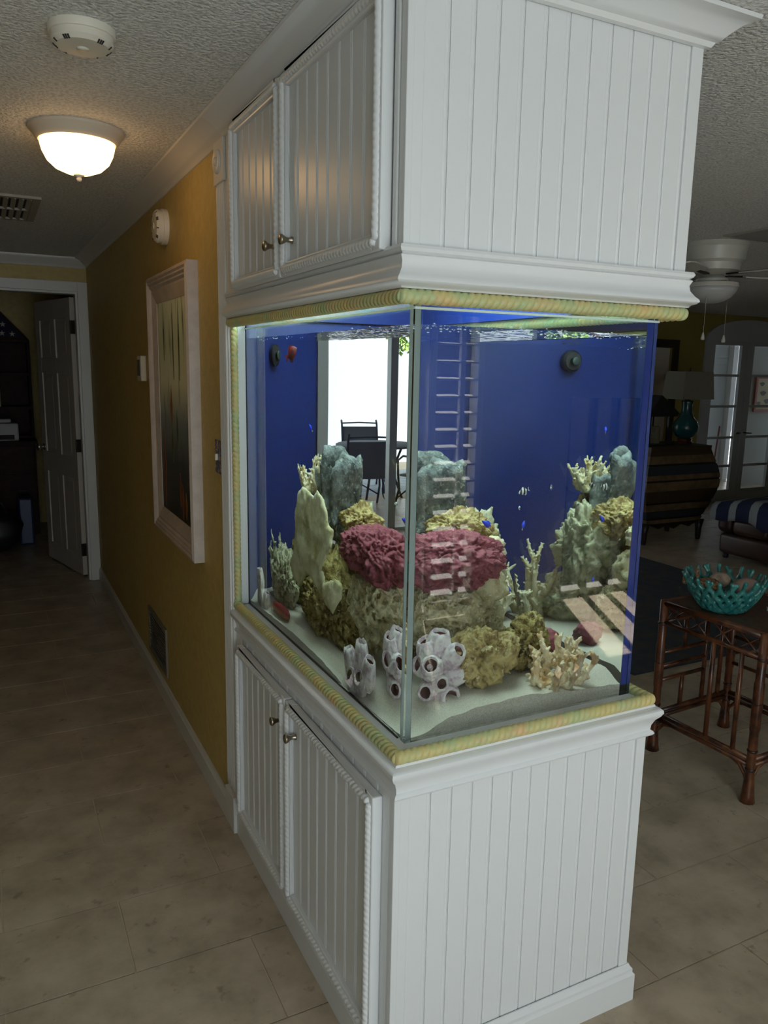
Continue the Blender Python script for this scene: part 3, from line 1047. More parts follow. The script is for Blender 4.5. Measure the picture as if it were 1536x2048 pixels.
def finger_coral(name, label, base_, height, spread, n, m, seed, r0=0.012, up=1.0, group=None, lean=0.55):
    rnd = random.Random(seed)
    b = MB()
    def branch(p, d, L, r, depth):
        pts, rad = [], []
        k = 5
        q = p.copy()
        dd = d.copy()
        for i in range(k + 1):
            pts.append(q.copy())
            rad.append(r * (1 - 0.35 * i / k) * (1 + rnd.uniform(-.12, .12)))
            dd = (dd + Vector((rnd.uniform(-.25, .25), rnd.uniform(-.25, .25), rnd.uniform(-.05, .3) * up))).normalized()
            q = q + dd * L / k
        b.tube(pts, rad, 7)
        b.sphere(pts[-1], rad[-1] * 1.12, 7, 5)
        for i in range(1, k + 1):
            for _ in range(2):
                side = Vector((rnd.uniform(-1, 1), rnd.uniform(-1, 1), rnd.uniform(-0.2, 1.0) * up)).normalized()
                if depth < 1 and rnd.random() < 0.45:
                    branch(pts[i], (dd * 0.3 + side).normalized(), L * rnd.uniform(0.22, 0.40), rad[i] * 0.85, depth + 1)
                else:
                    s = rad[i] * rnd.uniform(1.3, 2.1)
                    b.tube([pts[i], pts[i] + side * s], [rad[i] * 0.62, rad[i] * 0.5], 6)
                    b.sphere(pts[i] + side * s, rad[i] * 0.52, 6, 4)
    for i in range(n):
        t = 2.4 * i + rnd.uniform(-.3, .3)
        rr = spread * sqrt((i + 0.5) / n)
        foot = Vector(base_) + Vector((cos(t), sin(t), 0)) * rr * 0.62
        d0 = Vector((cos(t) * rr / spread * lean, sin(t) * rr / spread * lean, 1)).normalized()
        branch(foot, d0, height * rnd.uniform(0.55, 1.0) * (1 - 0.35 * rr / spread), r0 * rnd.uniform(0.85, 1.1), 0)
        b.tube([Vector(base_), foot + Vector((0, 0, 0.004))], [r0 * 1.2, r0], 7)
    b.sphere(base_, r0 * 2.2, 10, 6, (1, 1, 0.7))
    o = b.build(name, m, smooth=True, fix=False)
    rm = o.modifiers.new('fuse', 'REMESH')
    rm.mode = 'VOXEL'
    rm.voxel_size = 0.0028
    rm.use_smooth_shade = True
    dg = bpy.context.evaluated_depsgraph_get()
    me = bpy.data.meshes.new_from_object(o.evaluated_get(dg))
    old = o.data
    o.modifiers.clear()
    o.data = me
    bpy.data.meshes.remove(old)
    me.polygons.foreach_set('use_smooth', [True] * len(me.polygons))
    return tag(o, label, 'coral', group)


finger_coral('finger_coral', 'branching white and tan finger coral standing on the sand in front', (0.520, 0.150, 0.908), 0.135, 0.120, 22, SANDC, 27, 0.0098, lean=0.95)
finger_coral('finger_coral', 'white branching coral on top of the rock pile', (0.375, 0.885, 1.305), 0.140, 0.115, 20, BONE, 22, 0.0095, lean=0.8)
finger_coral('finger_coral', 'pale branching coral standing on the sand far behind', (0.622, 0.86, 0.915), 0.205, 0.085, 11, BONE, 23, 0.0120)
finger_coral('finger_coral', 'small pale branching coral against the blue backing', (0.265, 1.10, 0.99), 0.14, 0.05, 7, GREYG, 24, 0.010)


def barnacle_cluster(label, items, root, group=None):
    e = thing('barnacle_cluster', label, 'barnacles', root, group)
    for k, (p, d, L, r) in enumerate(items):
        d = Vector(d).normalized()
        a = d.cross(Vector((0.3, 0.2, 1))).normalized()
        c = d.cross(a)
        seg = 54
        prof = [(0.80, 0), (1.02, 0.16), (1.06, 0.38), (0.98, 0.62), (0.82, 0.86), (0.66, 1.0), (0.58, 1.0), (0.52, 0.86), (0.40, 0.60), (0.20, 0.45), (0.0, 0.42)]
        vs, fs, b = [], [], MB()
        for i, (q, h) in enumerate(prof):
            for s in range(seg):
                t = 2 * pi * s / seg
                g6 = abs(((t / (2 * pi) * 6 + k * 0.37) % 1.0) - 0.5) * 2
                rib = 1 - 0.09 * max(0.0, (g6 - 0.72) / 0.28) * (1 if i < 6 else 0.3) + 0.014 * sin(18 * t + k) * (1 if i < 6 else 0.2) + 0.09 * noise.noise((cos(t) * 2, sin(t) * 2, h * 2 + k))
                hh = h * L + (0.05 * L * noise.noise((cos(t) * 2.2, sin(t) * 2.2, k * 2.0)) if 4 <= i <= 6 else 0)
                vs.append(Vector(p) + d * hh * 0.92 + (a * cos(t) + c * sin(t)) * r * 1.18 * q * rib)
        n = len(prof)
        for i in range(n - 1):
            b.k = 0 if i < 7 else 1
            ff = []
            for s in range(seg):
                s2 = (s + 1) % seg
                ff.append((i * seg + s, i * seg + s2, (i + 1) * seg + s2, (i + 1) * seg + s))
            fs.append((b.k, ff))
        bb = MB()
        bb.v = [tuple(v) for v in vs]
        for kk, ff in fs:
            bb.f += ff
            bb.mi += [kk] * len(ff)
        bb.f.append(tuple(range(seg)))
        bb.mi.append(0)
        bb.build('barnacle', [BARN, BARNIN], e, smooth=True, fix=False)
    return e


def tipped(l):
    out = []
    for tip, d, L, r in l:
        dv = Vector(d).normalized()
        out.append((Vector(tip) - dv * L * 0.92, d, L, r))
    return out


big = barnacle_cluster('large lilac white barnacle cluster by the front glass corner', tipped([
    ((0.160, 0.165, 1.008), (-0.40, -0.75, 0.5), 0.065, 0.026), ((0.240, 0.165, 1.032), (0.35, -0.7, 0.6), 0.065, 0.025),
    ((0.216, 0.150, 0.920), (0.10, -0.95, 0.15), 0.060, 0.029), ((0.262, 0.178, 0.968), (0.8, -0.55, 0.25), 0.060, 0.023),
    ((0.190, 0.155, 0.958), (-0.10, -0.95, 0.25), 0.055, 0.020), ((0.205, 0.215, 1.072), (0.05, -0.2, 1.0), 0.070, 0.028),
    ((0.168, 0.225, 1.055), (-0.40, -0.1, 1.0), 0.070, 0.027), ((0.275, 0.215, 1.010), (0.9, -0.2, 0.45), 0.060, 0.025),
    ((0.142, 0.215, 1.000), (-0.95, -0.2, 0.3), 0.060, 0.027), ((0.152, 0.180, 0.935), (-0.7, -0.7, 0.1), 0.055, 0.024)]), (0.205, 0.215, 0.885))
core = rock('core', '', (0.207, 0.220, 0.970), (0.045, 0.036, 0.086), BARN, 61, 5, 0.10, lumps=0.10, lump_scale=5)
for k_ in ('label', 'category'):
    del core[k_]
core.parent = big
core.matrix_parent_inverse = world_of(big).inverted()
barnacle_cluster('small brown mouthed barnacle cluster on the sand near the side glass', [
    ((0.125, 0.335, 0.905), (-0.1, -0.05, 1), 0.115, 0.028), ((0.12, 0.375, 0.90), (-0.25, 0.30, 0.9), 0.085, 0.027),
    ((0.115, 0.30, 0.90), (-0.15, -0.35, 0.9), 0.10, 0.026), ((0.105, 0.35, 0.885), (-0.75, 0.15, 0.55), 0.062, 0.027),
    ((0.11, 0.318, 0.89), (-0.8, -0.25, 0.75), 0.068, 0.026)], (0.12, 0.335, 0.89))
barnacle_cluster('slim white barnacle stack at the blue end of the tank', [
    ((0.105, 1.10, 0.885), (-0.15, 0.1, 1), 0.075, 0.026), ((0.10, 1.105, 0.94), (-0.1, 0.15, 1), 0.08, 0.023), ((0.115, 1.07, 0.885), (-0.1, -0.3, 1), 0.07, 0.022)], (0.105, 1.095, 0.88))


def fish(name, label, c, L, heading, m, pitch=0.0, deep=0.5, tailm=None):
    e = thing(name, label, 'fish', c)
    e.rotation_euler = (0, pitch, heading)
    prof = [(-0.5, 0.03), (-0.47, 0.09), (-0.40, 0.19), (-0.28, 0.34), (-0.12, 0.45), (0.04, 0.47), (0.18, 0.38), (0.30, 0.22), (0.38, 0.12), (0.42, 0.10)]
    b = MB()
    seg = 14
    vs, fs = [], []
    for x, h in prof:
        for k in range(seg):
            t = 2 * pi * k / seg
            vs.append((-x * L, h * L * 0.36 * cos(t), h * L * deep * 2 * 0.5 * sin(t) * 1.05))
    n = len(prof)
    for i in range(n - 1):
        for k in range(seg):
            k2 = (k + 1) % seg
            fs.append((i * seg + k, i * seg + k2, (i + 1) * seg + k2, (i + 1) * seg + k))
    fs.append(tuple(range(seg)))
    fs.append(tuple((n - 1) * seg + k for k in range(seg)))
    o = MB().add(vs, fs).build('body', m, smooth=True)
    o.parent = e
    hb = L * deep
    def fin(poly, nm, mm):
        q = MB().prism([(-x * L, z * hb) for x, z in poly], -0.012 * L, 0.012 * L, 'xz').build(nm, mm, bevel=0.0)
        q.parent = e
    fin([(0.38, 0.09), (0.62, 0.34), (0.56, 0.0), (0.62, -0.34), (0.38, -0.09)], 'tail_fin', tailm or m)
    fin([(-0.22, 0.36), (0.0, 0.66), (0.22, 0.56), (0.33, 0.16), (0.05, 0.40)], 'dorsal_fin', m)
    fin([(-0.05, -0.40), (0.10, -0.68), (0.28, -0.50), (0.33, -0.16)], 'anal_fin', m)
    for s in (-1, 1):
        q = MB().sphere((0.37 * L, s * 0.062 * L, 0.05 * L), 0.030 * L, 8, 6).build('eye', BLACK, smooth=True)
        q.parent = e
    return e


def stripes_mat(name, ca, cb, scale, axis=0, skew=0.0, thr=0.5, rough=0.5, coord='Object'):
    m = bpy.data.materials.new(name)
    m.use_nodes = True
    nt = m.node_tree
    bs = nt.nodes['Principled BSDF']
    bs.inputs['Roughness'].default_value = rough
    tc = nt.nodes.new('ShaderNodeTexCoord')
    sp = nt.nodes.new('ShaderNodeSeparateXYZ')
    nt.links.new(tc.outputs[coord], sp.inputs[0])
    mu = nt.nodes.new('ShaderNodeMath')
    mu.operation = 'MULTIPLY_ADD'
    nt.links.new(sp.outputs[(2 if axis != 2 else 0)], mu.inputs[0])
    mu.inputs[1].default_value = skew
    nt.links.new(sp.outputs[axis], mu.inputs[2])
    s = nt.nodes.new('ShaderNodeMath')
    s.operation = 'MULTIPLY'
    nt.links.new(mu.outputs[0], s.inputs[0])
    s.inputs[1].default_value = scale
    f = nt.nodes.new('ShaderNodeMath')
    f.operation = 'FRACT'
    nt.links.new(s.outputs[0], f.inputs[0])
    g = nt.nodes.new('ShaderNodeMath')
    g.operation = 'GREATER_THAN'
    nt.links.new(f.outputs[0], g.inputs[0])
    g.inputs[1].default_value = thr
    mx = nt.nodes.new('ShaderNodeMix')
    mx.data_type = 'RGBA'
    nt.links.new(g.outputs[0], mx.inputs['Factor'])
    mx.inputs['A'].default_value = ca
    mx.inputs['B'].default_value = cb
    nt.links.new(mx.outputs['Result'], bs.inputs['Base Color'])
    return m


HUM = stripes_mat('black_and_white_bands', (0.75, 0.78, 0.76, 1), (0.01, 0.01, 0.012, 1), 95, 0, 0.35, 0.52)
BLUEF = mat('electric_blue_fish', rgb(20, 60, 215), 0.4)
YTAIL = mat('yellow_tail_fin', rgb(220, 170, 60), 0.5)
REDF = mat('maroon_red_fish', rgb(150, 34, 26), 0.45, var=(rgb(60, 16, 20), 26, 0.45, 0.6))
fish('damselfish', 'black and white striped damselfish swimming in open blue water', (0.57, 0.50, 1.36), 0.030, radians(170), HUM, 0.35, 0.62)
fish('damselfish', 'small striped damselfish nearest the slate slabs', (0.640, 0.46, 1.372), 0.022, radians(60), HUM, 0.0, 0.6)
fish('damselfish', 'tiny striped damselfish beside the tall lumpy rock', (0.610, 0.60, 1.30), 0.018, radians(-100), HUM, 0.0, 0.6)
fish('blue_damselfish', 'blue damselfish just above the pink rock', (0.392, 0.36, 1.300), 0.032, radians(150), BLUEF, -0.5, 0.42, YTAIL)
fish('blue_damselfish', 'blue damselfish swimming alone against the blue backing', (0.575, 0.50, 1.267), 0.027, radians(40), BLUEF, -1.0, 0.40, YTAIL)
fish('blue_damselfish', 'bright blue damselfish low behind the beige rocks', (0.560, 0.56, 1.075), 0.026, radians(-60), BLUEF, 0.3, 0.6)
fish('blue_damselfish', 'blue damselfish with yellow tail high over the coral top', (0.346, 0.90, 1.500), 0.028, radians(120), BLUEF, -0.8, 0.42, YTAIL)
fish('red_fish', 'maroon red fish swimming high near the blue backing', (0.15, 0.855, 1.722), 0.065, radians(-50), REDF, -0.45, 0.62)

# powerhead pump on the end wall
ph = thing('powerhead_pump', 'round black powerhead pump on the blue end wall', 'pump', (0.335, 1.20, 1.72))
MB().lathe([(0.0, 0.0), (0.034, 0.0), (0.037, -0.01), (0.037, -0.028), (0.030, -0.036), (0.0, -0.037)], (0.335, 1.205, 1.72), 28, 'y').build('housing', BLACK, ph, smooth=True, angle=40)
MB().lathe([(0.012, 0), (0.015, -0.02), (0.013, -0.022), (0.0, -0.018)], (0.335, 1.17, 1.72), 18, 'y').build('nozzle', mat('dark_teal_plastic', (0.02, 0.035, 0.03, 1), 0.4), ph, smooth=True)

# white bubble specks added as sparkle at the water line (too many and too small to count)
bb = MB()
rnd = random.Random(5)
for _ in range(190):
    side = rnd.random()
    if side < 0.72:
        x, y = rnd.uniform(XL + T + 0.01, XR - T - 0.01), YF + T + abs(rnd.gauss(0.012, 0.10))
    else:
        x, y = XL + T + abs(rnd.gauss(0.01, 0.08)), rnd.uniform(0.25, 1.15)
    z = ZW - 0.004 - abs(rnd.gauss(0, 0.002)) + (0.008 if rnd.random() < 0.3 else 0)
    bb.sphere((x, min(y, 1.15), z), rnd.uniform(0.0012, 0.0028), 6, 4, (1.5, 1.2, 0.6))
tag(bb.build('bubble_glints', mat('bubble_glint', (0.92, 0.97, 1, 1), 0.15), smooth=True, fix=False), 'tiny white bubble glints painted along the water line', 'bubbles', kind='stuff')

# ------------------------------------------------------------------ hallway things
lamp = thing('ceiling_light', 'lit flush mount ceiling light with a creamy glass bowl', 'ceiling light', (-0.395, 1.58, H))
LX, LY = -0.395, 1.58
MB().lathe([(0.05, 0.0), (0.150, 0.0), (0.150, -0.008), (0.142, -0.016), (0.134, -0.030), (0.122, -0.040), (0.112, -0.036), (0.05, -0.02)], (LX, LY, H), 40).build('ring', mat('cream_lamp_ring', (0.72, 0.62, 0.50, 1), 0.4), lamp, smooth=True, angle=35)
MB().lathe([(0.116, -0.036), (0.118, -0.048), (0.112, -0.072), (0.098, -0.100), (0.074, -0.122), (0.040, -0.136), (0.0, -0.140)], (LX, LY, H), 40).build('glass_bowl', LAMPG, lamp, smooth=True)
MB().lathe([(0.0, -0.139), (0.017, -0.139), (0.017, -0.143), (0.007, -0.147), (0.009, -0.153), (0.006, -0.160), (0.0, -0.162)], (LX, LY, H), 16).build('finial', IVORY, lamp, smooth=True)


def detector(label, loc, axis, r, t):
    e = thing('smoke_detector', label, 'smoke detector', loc)
    sg = -1
    b = MB().lathe([(r, 0), (r, sg * t * 0.35), (r * 0.985, sg * t * 0.40), (r * 0.93, sg * t * 0.42), (r * 0.93, sg * t * 0.75), (r * 0.80, sg * t * 0.97), (r * 0.5, sg * t), (0, sg * t * 1.02)], loc, 36, axis)
    b.build('body', IVORY, e, smooth=True, angle=30)
    for k in range(10):
        if k in (2, 7):
            continue
        t0_ = 2 * pi * k / 10 + 0.25
        for j in range(3):
            tt = t0_ + (j - 1) * 0.09
            a, c = r * 0.80 * cos(tt), r * 0.80 * sin(tt)
            q = MB()
            if axis == 'z':
                q.bar((loc[0] + a * 0.97, loc[1] + c * 0.97, loc[2] - t * 0.985), (loc[0] + a * 1.10, loc[1] + c * 1.10, loc[2] - t * 0.84), 0.0035)
            else:
                q.bar((loc[0] - t * 0.985, loc[1] + a * 0.97, loc[2] + c * 0.97), (loc[0] - t * 0.84, loc[1] + a * 1.10, loc[2] + c * 1.10), 0.0035)
            if j == 1 or k % 2 == 0:
                q.build('slot', SLOT, e)
    q = MB()
    if axis == 'z':
        q.lathe([(0.014, 0), (0.014, -0.003), (0, -0.004)], (loc[0], loc[1], loc[2] - t * 1.0), 16)
    else:
        q.lathe([(0.014, 0), (0.014, -0.003), (0, -0.004)], (loc[0] - t, loc[1], loc[2]), 16, 'x')
    q.build('test_button', IVORY, e, smooth=True)
    return e


detector('round ivory smoke detector on the hallway ceiling', (-0.468, 0.725, H), 'z', 0.074, 0.042)
detector('round ivory smoke alarm on the yellow wall above the picture', (0.0, 2.13, 2.25), 'x', 0.072, 0.05)

# return grille in the ceiling
gr = thing('ceiling_grille', 'slatted metal air grille in the hallway ceiling', 'vent', (-0.68, 3.12, H))
gx0, gx1, gy0, gy1 = -0.93, -0.43, 2.80, 3.46
GRM = mat('grille_metal', (0.42, 0.39, 0.33, 1), 0.5)
b = MB()
for a in ((gx0, gx1, gy0, gy0 + 0.035), (gx0, gx1, gy1 - 0.035, gy1), (gx0, gx0 + 0.035, gy0 + 0.035, gy1 - 0.035), (gx1 - 0.035, gx1, gy0 + 0.035, gy1 - 0.035)):
    b.box(a[0], a[1], a[2], a[3], H - 0.012, H - 0.0005)
b.build('frame', GRM, gr, fix=False)
MB().box(gx0 + 0.035, gx1 - 0.035, gy0 + 0.035, gy1 - 0.035, H - 0.003, H - 0.001).build('duct', SLOT, gr)
MB().box(gx0 + 0.035, gx1 - 0.035, 3.12, 3.14, H - 0.014, H - 0.004).build('divider', GRM, gr)
sl0 = None
for k in range(13):
    x = gx0 + 0.05 + k * 0.0335
    if sl0 is None:
        sl0 = MB().bar((x, gy0 + 0.03, H - 0.010), (x, gy1 - 0.03, H - 0.010), 0.022, 0.0025, up=(0.6, 0, 1)).build('slat', GRM, gr)
    else:
        dup(sl0, gr, (0.0335 * k, 0, 0))

# framed painting
pic = thing('framed_picture', 'tall waterside painting in a ribbed whitewashed frame on the yellow wall', 'picture', (0, 1.99, 0.93))
FRM = mat('whitewashed_wood', (0.62, 0.53, 0.46, 1), 0.5, var=((0.52, 0.44, 0.38, 1), 14, 0.4, 0.65))
py0, py1, pz0, pz1 = 1.60, 2.39, 0.925, 2.06


def frame_bar(a, c, nm='frame_bar'):
    pass


FPROF = [(0.0, 0.0), (0.0, -0.040), (0.014, -0.046), (0.022, -0.040), (0.030, -0.044), (0.038, -0.036), (0.046, -0.040), (0.054, -0.031), (0.064, -0.033), (0.115, -0.022), (0.115, 0.0)]


def mitred(e, corner_a, corner_b, inward, m, prof, nm):
    """bar between two outer corners (y,z); profile (inset, x)"""
    a, c = Vector(corner_a), Vector(corner_b)
    d = (c - a).normalized()
    inn = Vector(inward)
    vs, fs = [], []
    for p, s in ((a, 1), (c, -1)):
        for i, x in prof:
            q = p + inn * i + d * (s * i)
            vs.append((x, q.x, q.y))
    k = len(prof)
    for j in range(k):
        j2 = (j + 1) % k
        fs.append((j, j2, k + j2, k + j))
    fs.append(tuple(range(k)))
    fs.append(tuple(2 * k - 1 - j for j in range(k)))
    return MB().add(vs, fs).build(nm, m, e)


mitred(pic, (py0, pz0), (py1, pz0), (0, 1), FRM, FPROF, 'frame_bar')
mitred(pic, (py1, pz0), (py1, pz1), (-1, 0), FRM, FPROF, 'frame_bar')
mitred(pic, (py1, pz1), (py0, pz1), (0, -1), FRM, FPROF, 'frame_bar')
mitred(pic, (py0, pz1), (py0, pz0), (1, 0), FRM, FPROF, 'frame_bar')
# painting: misty grey-green top, dark water below, procedural strokes
PM = bpy.data.materials.new('painted_canvas')
PM.use_nodes = True
nt = PM.node_tree
bs = nt.nodes['Principled BSDF']
bs.inputs['Roughness'].default_value = 0.35
tc = nt.nodes.new('ShaderNodeTexCoord')
mp = nt.nodes.new('ShaderNodeMapping')
mp.inputs['Scale'].default_value = (1, 10, 1.6)
nt.links.new(tc.outputs['Object'], mp.inputs[0])
n1 = nt.nodes.new('ShaderNodeTexNoise')
n1.inputs['Scale'].default_value = 2.6
n1.inputs['Detail'].default_value = 6
nt.links.new(mp.outputs[0], n1.inputs['Vector'])
sp = nt.nodes.new('ShaderNodeSeparateXYZ')
nt.links.new(tc.outputs['Object'], sp.inputs[0])
mr = nt.nodes.new('ShaderNodeMapRange')
mr.inputs['From Min'].default_value = 1.05
mr.inputs['From Max'].default_value = 1.95
nt.links.new(sp.outputs[2], mr.inputs['Value'])
cr = nt.nodes.new('ShaderNodeValToRGB')
els = cr.color_ramp.elements
els[0].position, els[0].color = 0.0, rgb(34, 34, 24)
els[1].position, els[1].color = 1.0, rgb(240, 246, 216)
for p_, c_ in ((0.25, rgb(64, 70, 78)), (0.45, rgb(140, 152, 156)), (0.62, rgb(244, 244, 212)), (0.8, rgb(222, 232, 200))):
    q_ = els.new(p_)
    q_.color = c_
nt.links.new(mr.outputs['Result'], cr.inputs[0])
m2 = nt.nodes.new('ShaderNodeMapRange')
m2.inputs['From Min'].default_value = 0.56
m2.inputs['From Max'].default_value = 0.74
nt.links.new(n1.outputs['Fac'], m2.inputs['Value'])
mx = nt.nodes.new('ShaderNodeMix')
mx.data_type = 'RGBA'
nt.links.new(m2.outputs['Result'], mx.inputs['Factor'])
nt.links.new(cr.outputs[0], mx.inputs['A'])
mx.inputs['B'].default_value = rgb(44, 54, 30)
nt.links.new(mx.outputs['Result'], bs.inputs['Base Color'])
MB().box(-0.020, -0.014, py0 + 0.11, py1 - 0.11, pz0 + 0.11, pz1 - 0.11).build('canvas', PM, pic)
OR = mat('orange_brushwork', rgb(150, 92, 40), 0.5)
GRN = mat('green_brushwork', rgb(70, 84, 34), 0.5)
RUS = mat('rust_brushwork', rgb(126, 66, 28), 0.5)
for (yc, zb, zt, wd, mm) in ((2.03, 1.42, 1.60, 0.022, OR), (2.025, 1.27, 1.43, 0.018, GRN), (1.93, 1.33, 1.50, 0.014, GRN), (1.90, 1.10, 1.24, 0.020, RUS), (1.86, 1.05, 1.20, 0.022, RUS), (2.20, 1.06, 1.42, 0.022, RUS), (1.80, 1.06, 1.17, 0.018, OR), (1.97, 1.62, 1.93, 0.010, GRN), (1.86, 1.62, 1.94, 0.012, GRN), (2.15, 1.70, 1.94, 0.010, GRN)):
    MB().prism([(yc - wd * 0.2, zb), (yc + wd * 0.3, zb), (yc + wd, (zb + zt) / 2), (yc, zt), (yc - wd, (zb + zt) / 2)], -0.0208, -0.0198, 'yz').build('brush_stroke', mm, pic)

# thermostat
th = thing('thermostat', 'white wall thermostat beside the painting', 'thermostat', (0, 2.74, 1.66))
MB().box(-0.028, -0.0005, 2.69, 2.80, 1.60, 1.725).build('case', IVORY, th, bevel=0.005)
MB().box(-0.0295, -0.027, 2.705, 2.785, 1.625, 1.705).build('display', mat('lcd_grey', (0.18, 0.19, 0.15, 1), 0.3), th)
# switch plate
sw = thing('switch_plate', 'blue patterned light switch plate by the fluted pilaster', 'switch', (0, 1.35, 1.365))
MB().box(-0.006, -0.0005, 1.312, 1.388, 1.308, 1.426).build('plate', mat('blue_pattern_plate', rgb(60, 78, 120), 0.4, var=(rgb(196, 150, 60), 60, 0.52, 0.6), var2=(rgb(230, 225, 200), 45, 0.58, 0.64)), sw, bevel=0.002)
MB().box(-0.016, -0.005, 1.345, 1.355, 1.355, 1.378).build('toggle', IVORY, sw, bevel=0.002)
# low wall register
rg = thing('wall_register', 'grey slatted air register low on the yellow wall', 'vent', (0, 2.62, 0.15))
RGM = mat('register_grey', (0.34, 0.33, 0.29, 1), 0.5)
b = MB()
for a in ((2.39, 2.85, 0.15, 0.172), (2.39, 2.85, 0.378, 0.40), (2.39, 2.412, 0.172, 0.378), (2.828, 2.85, 0.172, 0.378)):
    b.box(-0.010, -0.0005, a[0], a[1], a[2], a[3])
b.build('frame', mat('register_frame', (0.20, 0.18, 0.14, 1), 0.5), rg, fix=False)
MB().box(-0.002, -0.0006, 2.412, 2.828, 0.172, 0.378).build('duct', SLOT, rg)
s0 = None
for k in range(13):
    if s0 is None:
        s0 = MB().bar((-0.006, 2.412, 0.180), (-0.006, 2.828, 0.180), 0.011, 0.002, up=(0.7, 0, 0.7)).build('slat', RGM, rg)
    else:
        dup(s0, rg, (0, 0, 0.0158 * k))

# ------------------------------------------------------------------ bedroom office beyond the open door
WOODD = mat('dark_walnut', (0.040, 0.020, 0.013, 1), 0.6, spec=0.2, var=((0.025, 0.012, 0.009, 1), 12, 0.4, 0.6))
dk = thing('writing_desk', 'dark wooden desk against the wall beyond the open door', 'desk', (-1.0, 7.2, 0))
MB().box(-1.9, -0.30, 6.95, 7.58, 0.90, 0.93).build('top', WOODD, dk, bevel=0.003)
MB().box(-1.9, -1.45, 6.98, 7.56, 0.0, 0.90).build('pedestal', WOODD, dk)
MB().box(-0.75, -0.32, 6.98, 7.56, 0.0, 0.90).build('pedestal', WOODD, dk)
for k in range(3):
    MB().box(-0.73, -0.34, 6.965, 6.98, 0.10 + k * 0.27, 0.34 + k * 0.27).build('drawer', WOODD, dk, bevel=0.004)
hs = thing('bookshelf', 'dark wooden shelf unit above the desk', 'shelf', (-1.0, 7.45, 0.93))
for x in (-1.9, -1.1, -0.33):
    MB().box(x, x + 0.025, 7.28, 7.58, 0.93, 1.90).build('side_panel', WOODD, hs)
for z in (0.93, 1.22, 1.55, 1.875):
    MB().box(-1.875, -0.33, 7.28, 7.58, z, z + 0.025).build('shelf_board', WOODD, hs)
MB().box(-1.9, -0.31, 7.58, 7.595, 0.93, 1.90).build('back', WOODD, hs)
NAVY = mat('navy_cloth', (0.010, 0.014, 0.045, 1), 0.8)
STAR = mat('star_white', (0.45, 0.42, 0.34, 1), 0.8)
fc = thing('flag_case', 'dark triangular case holding a folded navy flag with white stars', 'display case', (-0.55, 7.42, 1.90))
MB().prism([(-0.86, 1.901), (-0.30, 1.901), (-0.58, 2.21)], 7.36, 7.44, 'xz').build('case', WOODD, fc, bevel=0.004)
MB().prism([(-0.80, 1.925), (-0.36, 1.925), (-0.58, 2.17)], 7.352, 7.36, 'xz').build('flag', NAVY, fc)
for sx, sz in ((-0.63, 2.04), (-0.53, 2.045), (-0.64, 1.96), (-0.54, 1.96), (-0.72, 1.955), (-0.45, 1.955)):
    MB().prism([(sx + (0.030 if k % 2 == 0 else 0.012) * sin(pi * k / 5), sz + (0.030 if k % 2 == 0 else 0.012) * cos(pi * k / 5)) for k in range(10)], 7.349, 7.352, 'xz').build('star', STAR, fc)
for k, (c_, h_, l_) in enumerate([(rgb(40, 60, 110), 0.24, 'dark blue book on the shelf'), (rgb(70, 96, 140), 0.26, 'mid blue book on the shelf'), (rgb(120, 124, 116), 0.25, 'grey book beside the blue books'), (rgb(46, 40, 30), 0.22, 'brown book at the end of the row'), (rgb(150, 140, 110), 0.23, 'cream book first in the row')]):
    x = -0.77 + k * 0.036
    bk = thing('book', l_, 'book', (x, 7.35, 1.245), 'books on the office shelf')
    cm = mat('book_cover', c_, 0.6)
    MB().box(x, x + 0.004, 7.30, 7.46, 1.246, 1.246 + h_).build('cover', cm, bk)
    MB().box(x + 0.028, x + 0.032, 7.30, 7.46, 1.246, 1.246 + h_).build('cover', cm, bk)
    MB().box(x, x + 0.032, 7.295, 7.30, 1.246, 1.246 + h_).build('spine', cm, bk)
    MB().box(x + 0.004, x + 0.028, 7.302, 7.455, 1.25, 1.242 + h_).build('pages', STAR, bk)
prn = thing('printer', 'white desktop printer on the dark desk', 'printer', (-0.64, 7.15, 0.93))
PRW = mat('printer_white', (0.50, 0.48, 0.44, 1), 0.5)
MB().box(-0.86, -0.46, 7.0, 7.27, 0.931, 1.10).build('body', PRW, prn, bevel=0.012)
MB().box(-0.82, -0.50, 6.995, 7.01, 0.945, 0.99).build('paper_slot', SLOT, prn)
MB().box(-0.80, -0.52, 7.1, 7.26, 1.10, 1.135).build('paper_feed', PRW, prn, bevel=0.006)
bag = thing('duffel_bag', 'black bag on the floor beyond the open door', 'bag', (-0.66, 6.35, 0))
rock('x', '', (-0.70, 6.30, 0.19), (0.20, 0.16, 0.19), BLACK, 31, 3, 0.10)
q = bpy.data.objects['x']
q.name = 'body'
for k_ in ('label', 'category'):
    del q[k_]
q.parent = bag
q.matrix_parent_inverse = world_of(bag).inverted()
MB().tube([(-0.80, 6.22, 0.36), (-0.76, 6.2, 0.46), (-0.66, 6.2, 0.46), (-0.62, 6.22, 0.36)], 0.012, 8).build('handle', BLACK, bag, smooth=True)
cs_ = thing('blue_case', 'dark blue upright case beside the black bag', 'case', (-0.45, 6.55, 0))
MB().box(-0.52, -0.40, 6.50, 6.70, 0.002, 0.44).build('body', mat('blue_case_shell', (0.015, 0.035, 0.10, 1), 0.4), cs_, bevel=0.015)
MB().tube([(-0.50, 6.6, 0.44), (-0.50, 6.6, 0.50), (-0.42, 6.6, 0.50), (-0.42, 6.6, 0.44)], 0.008, 8).build('handle', BLACK, cs_, smooth=True)

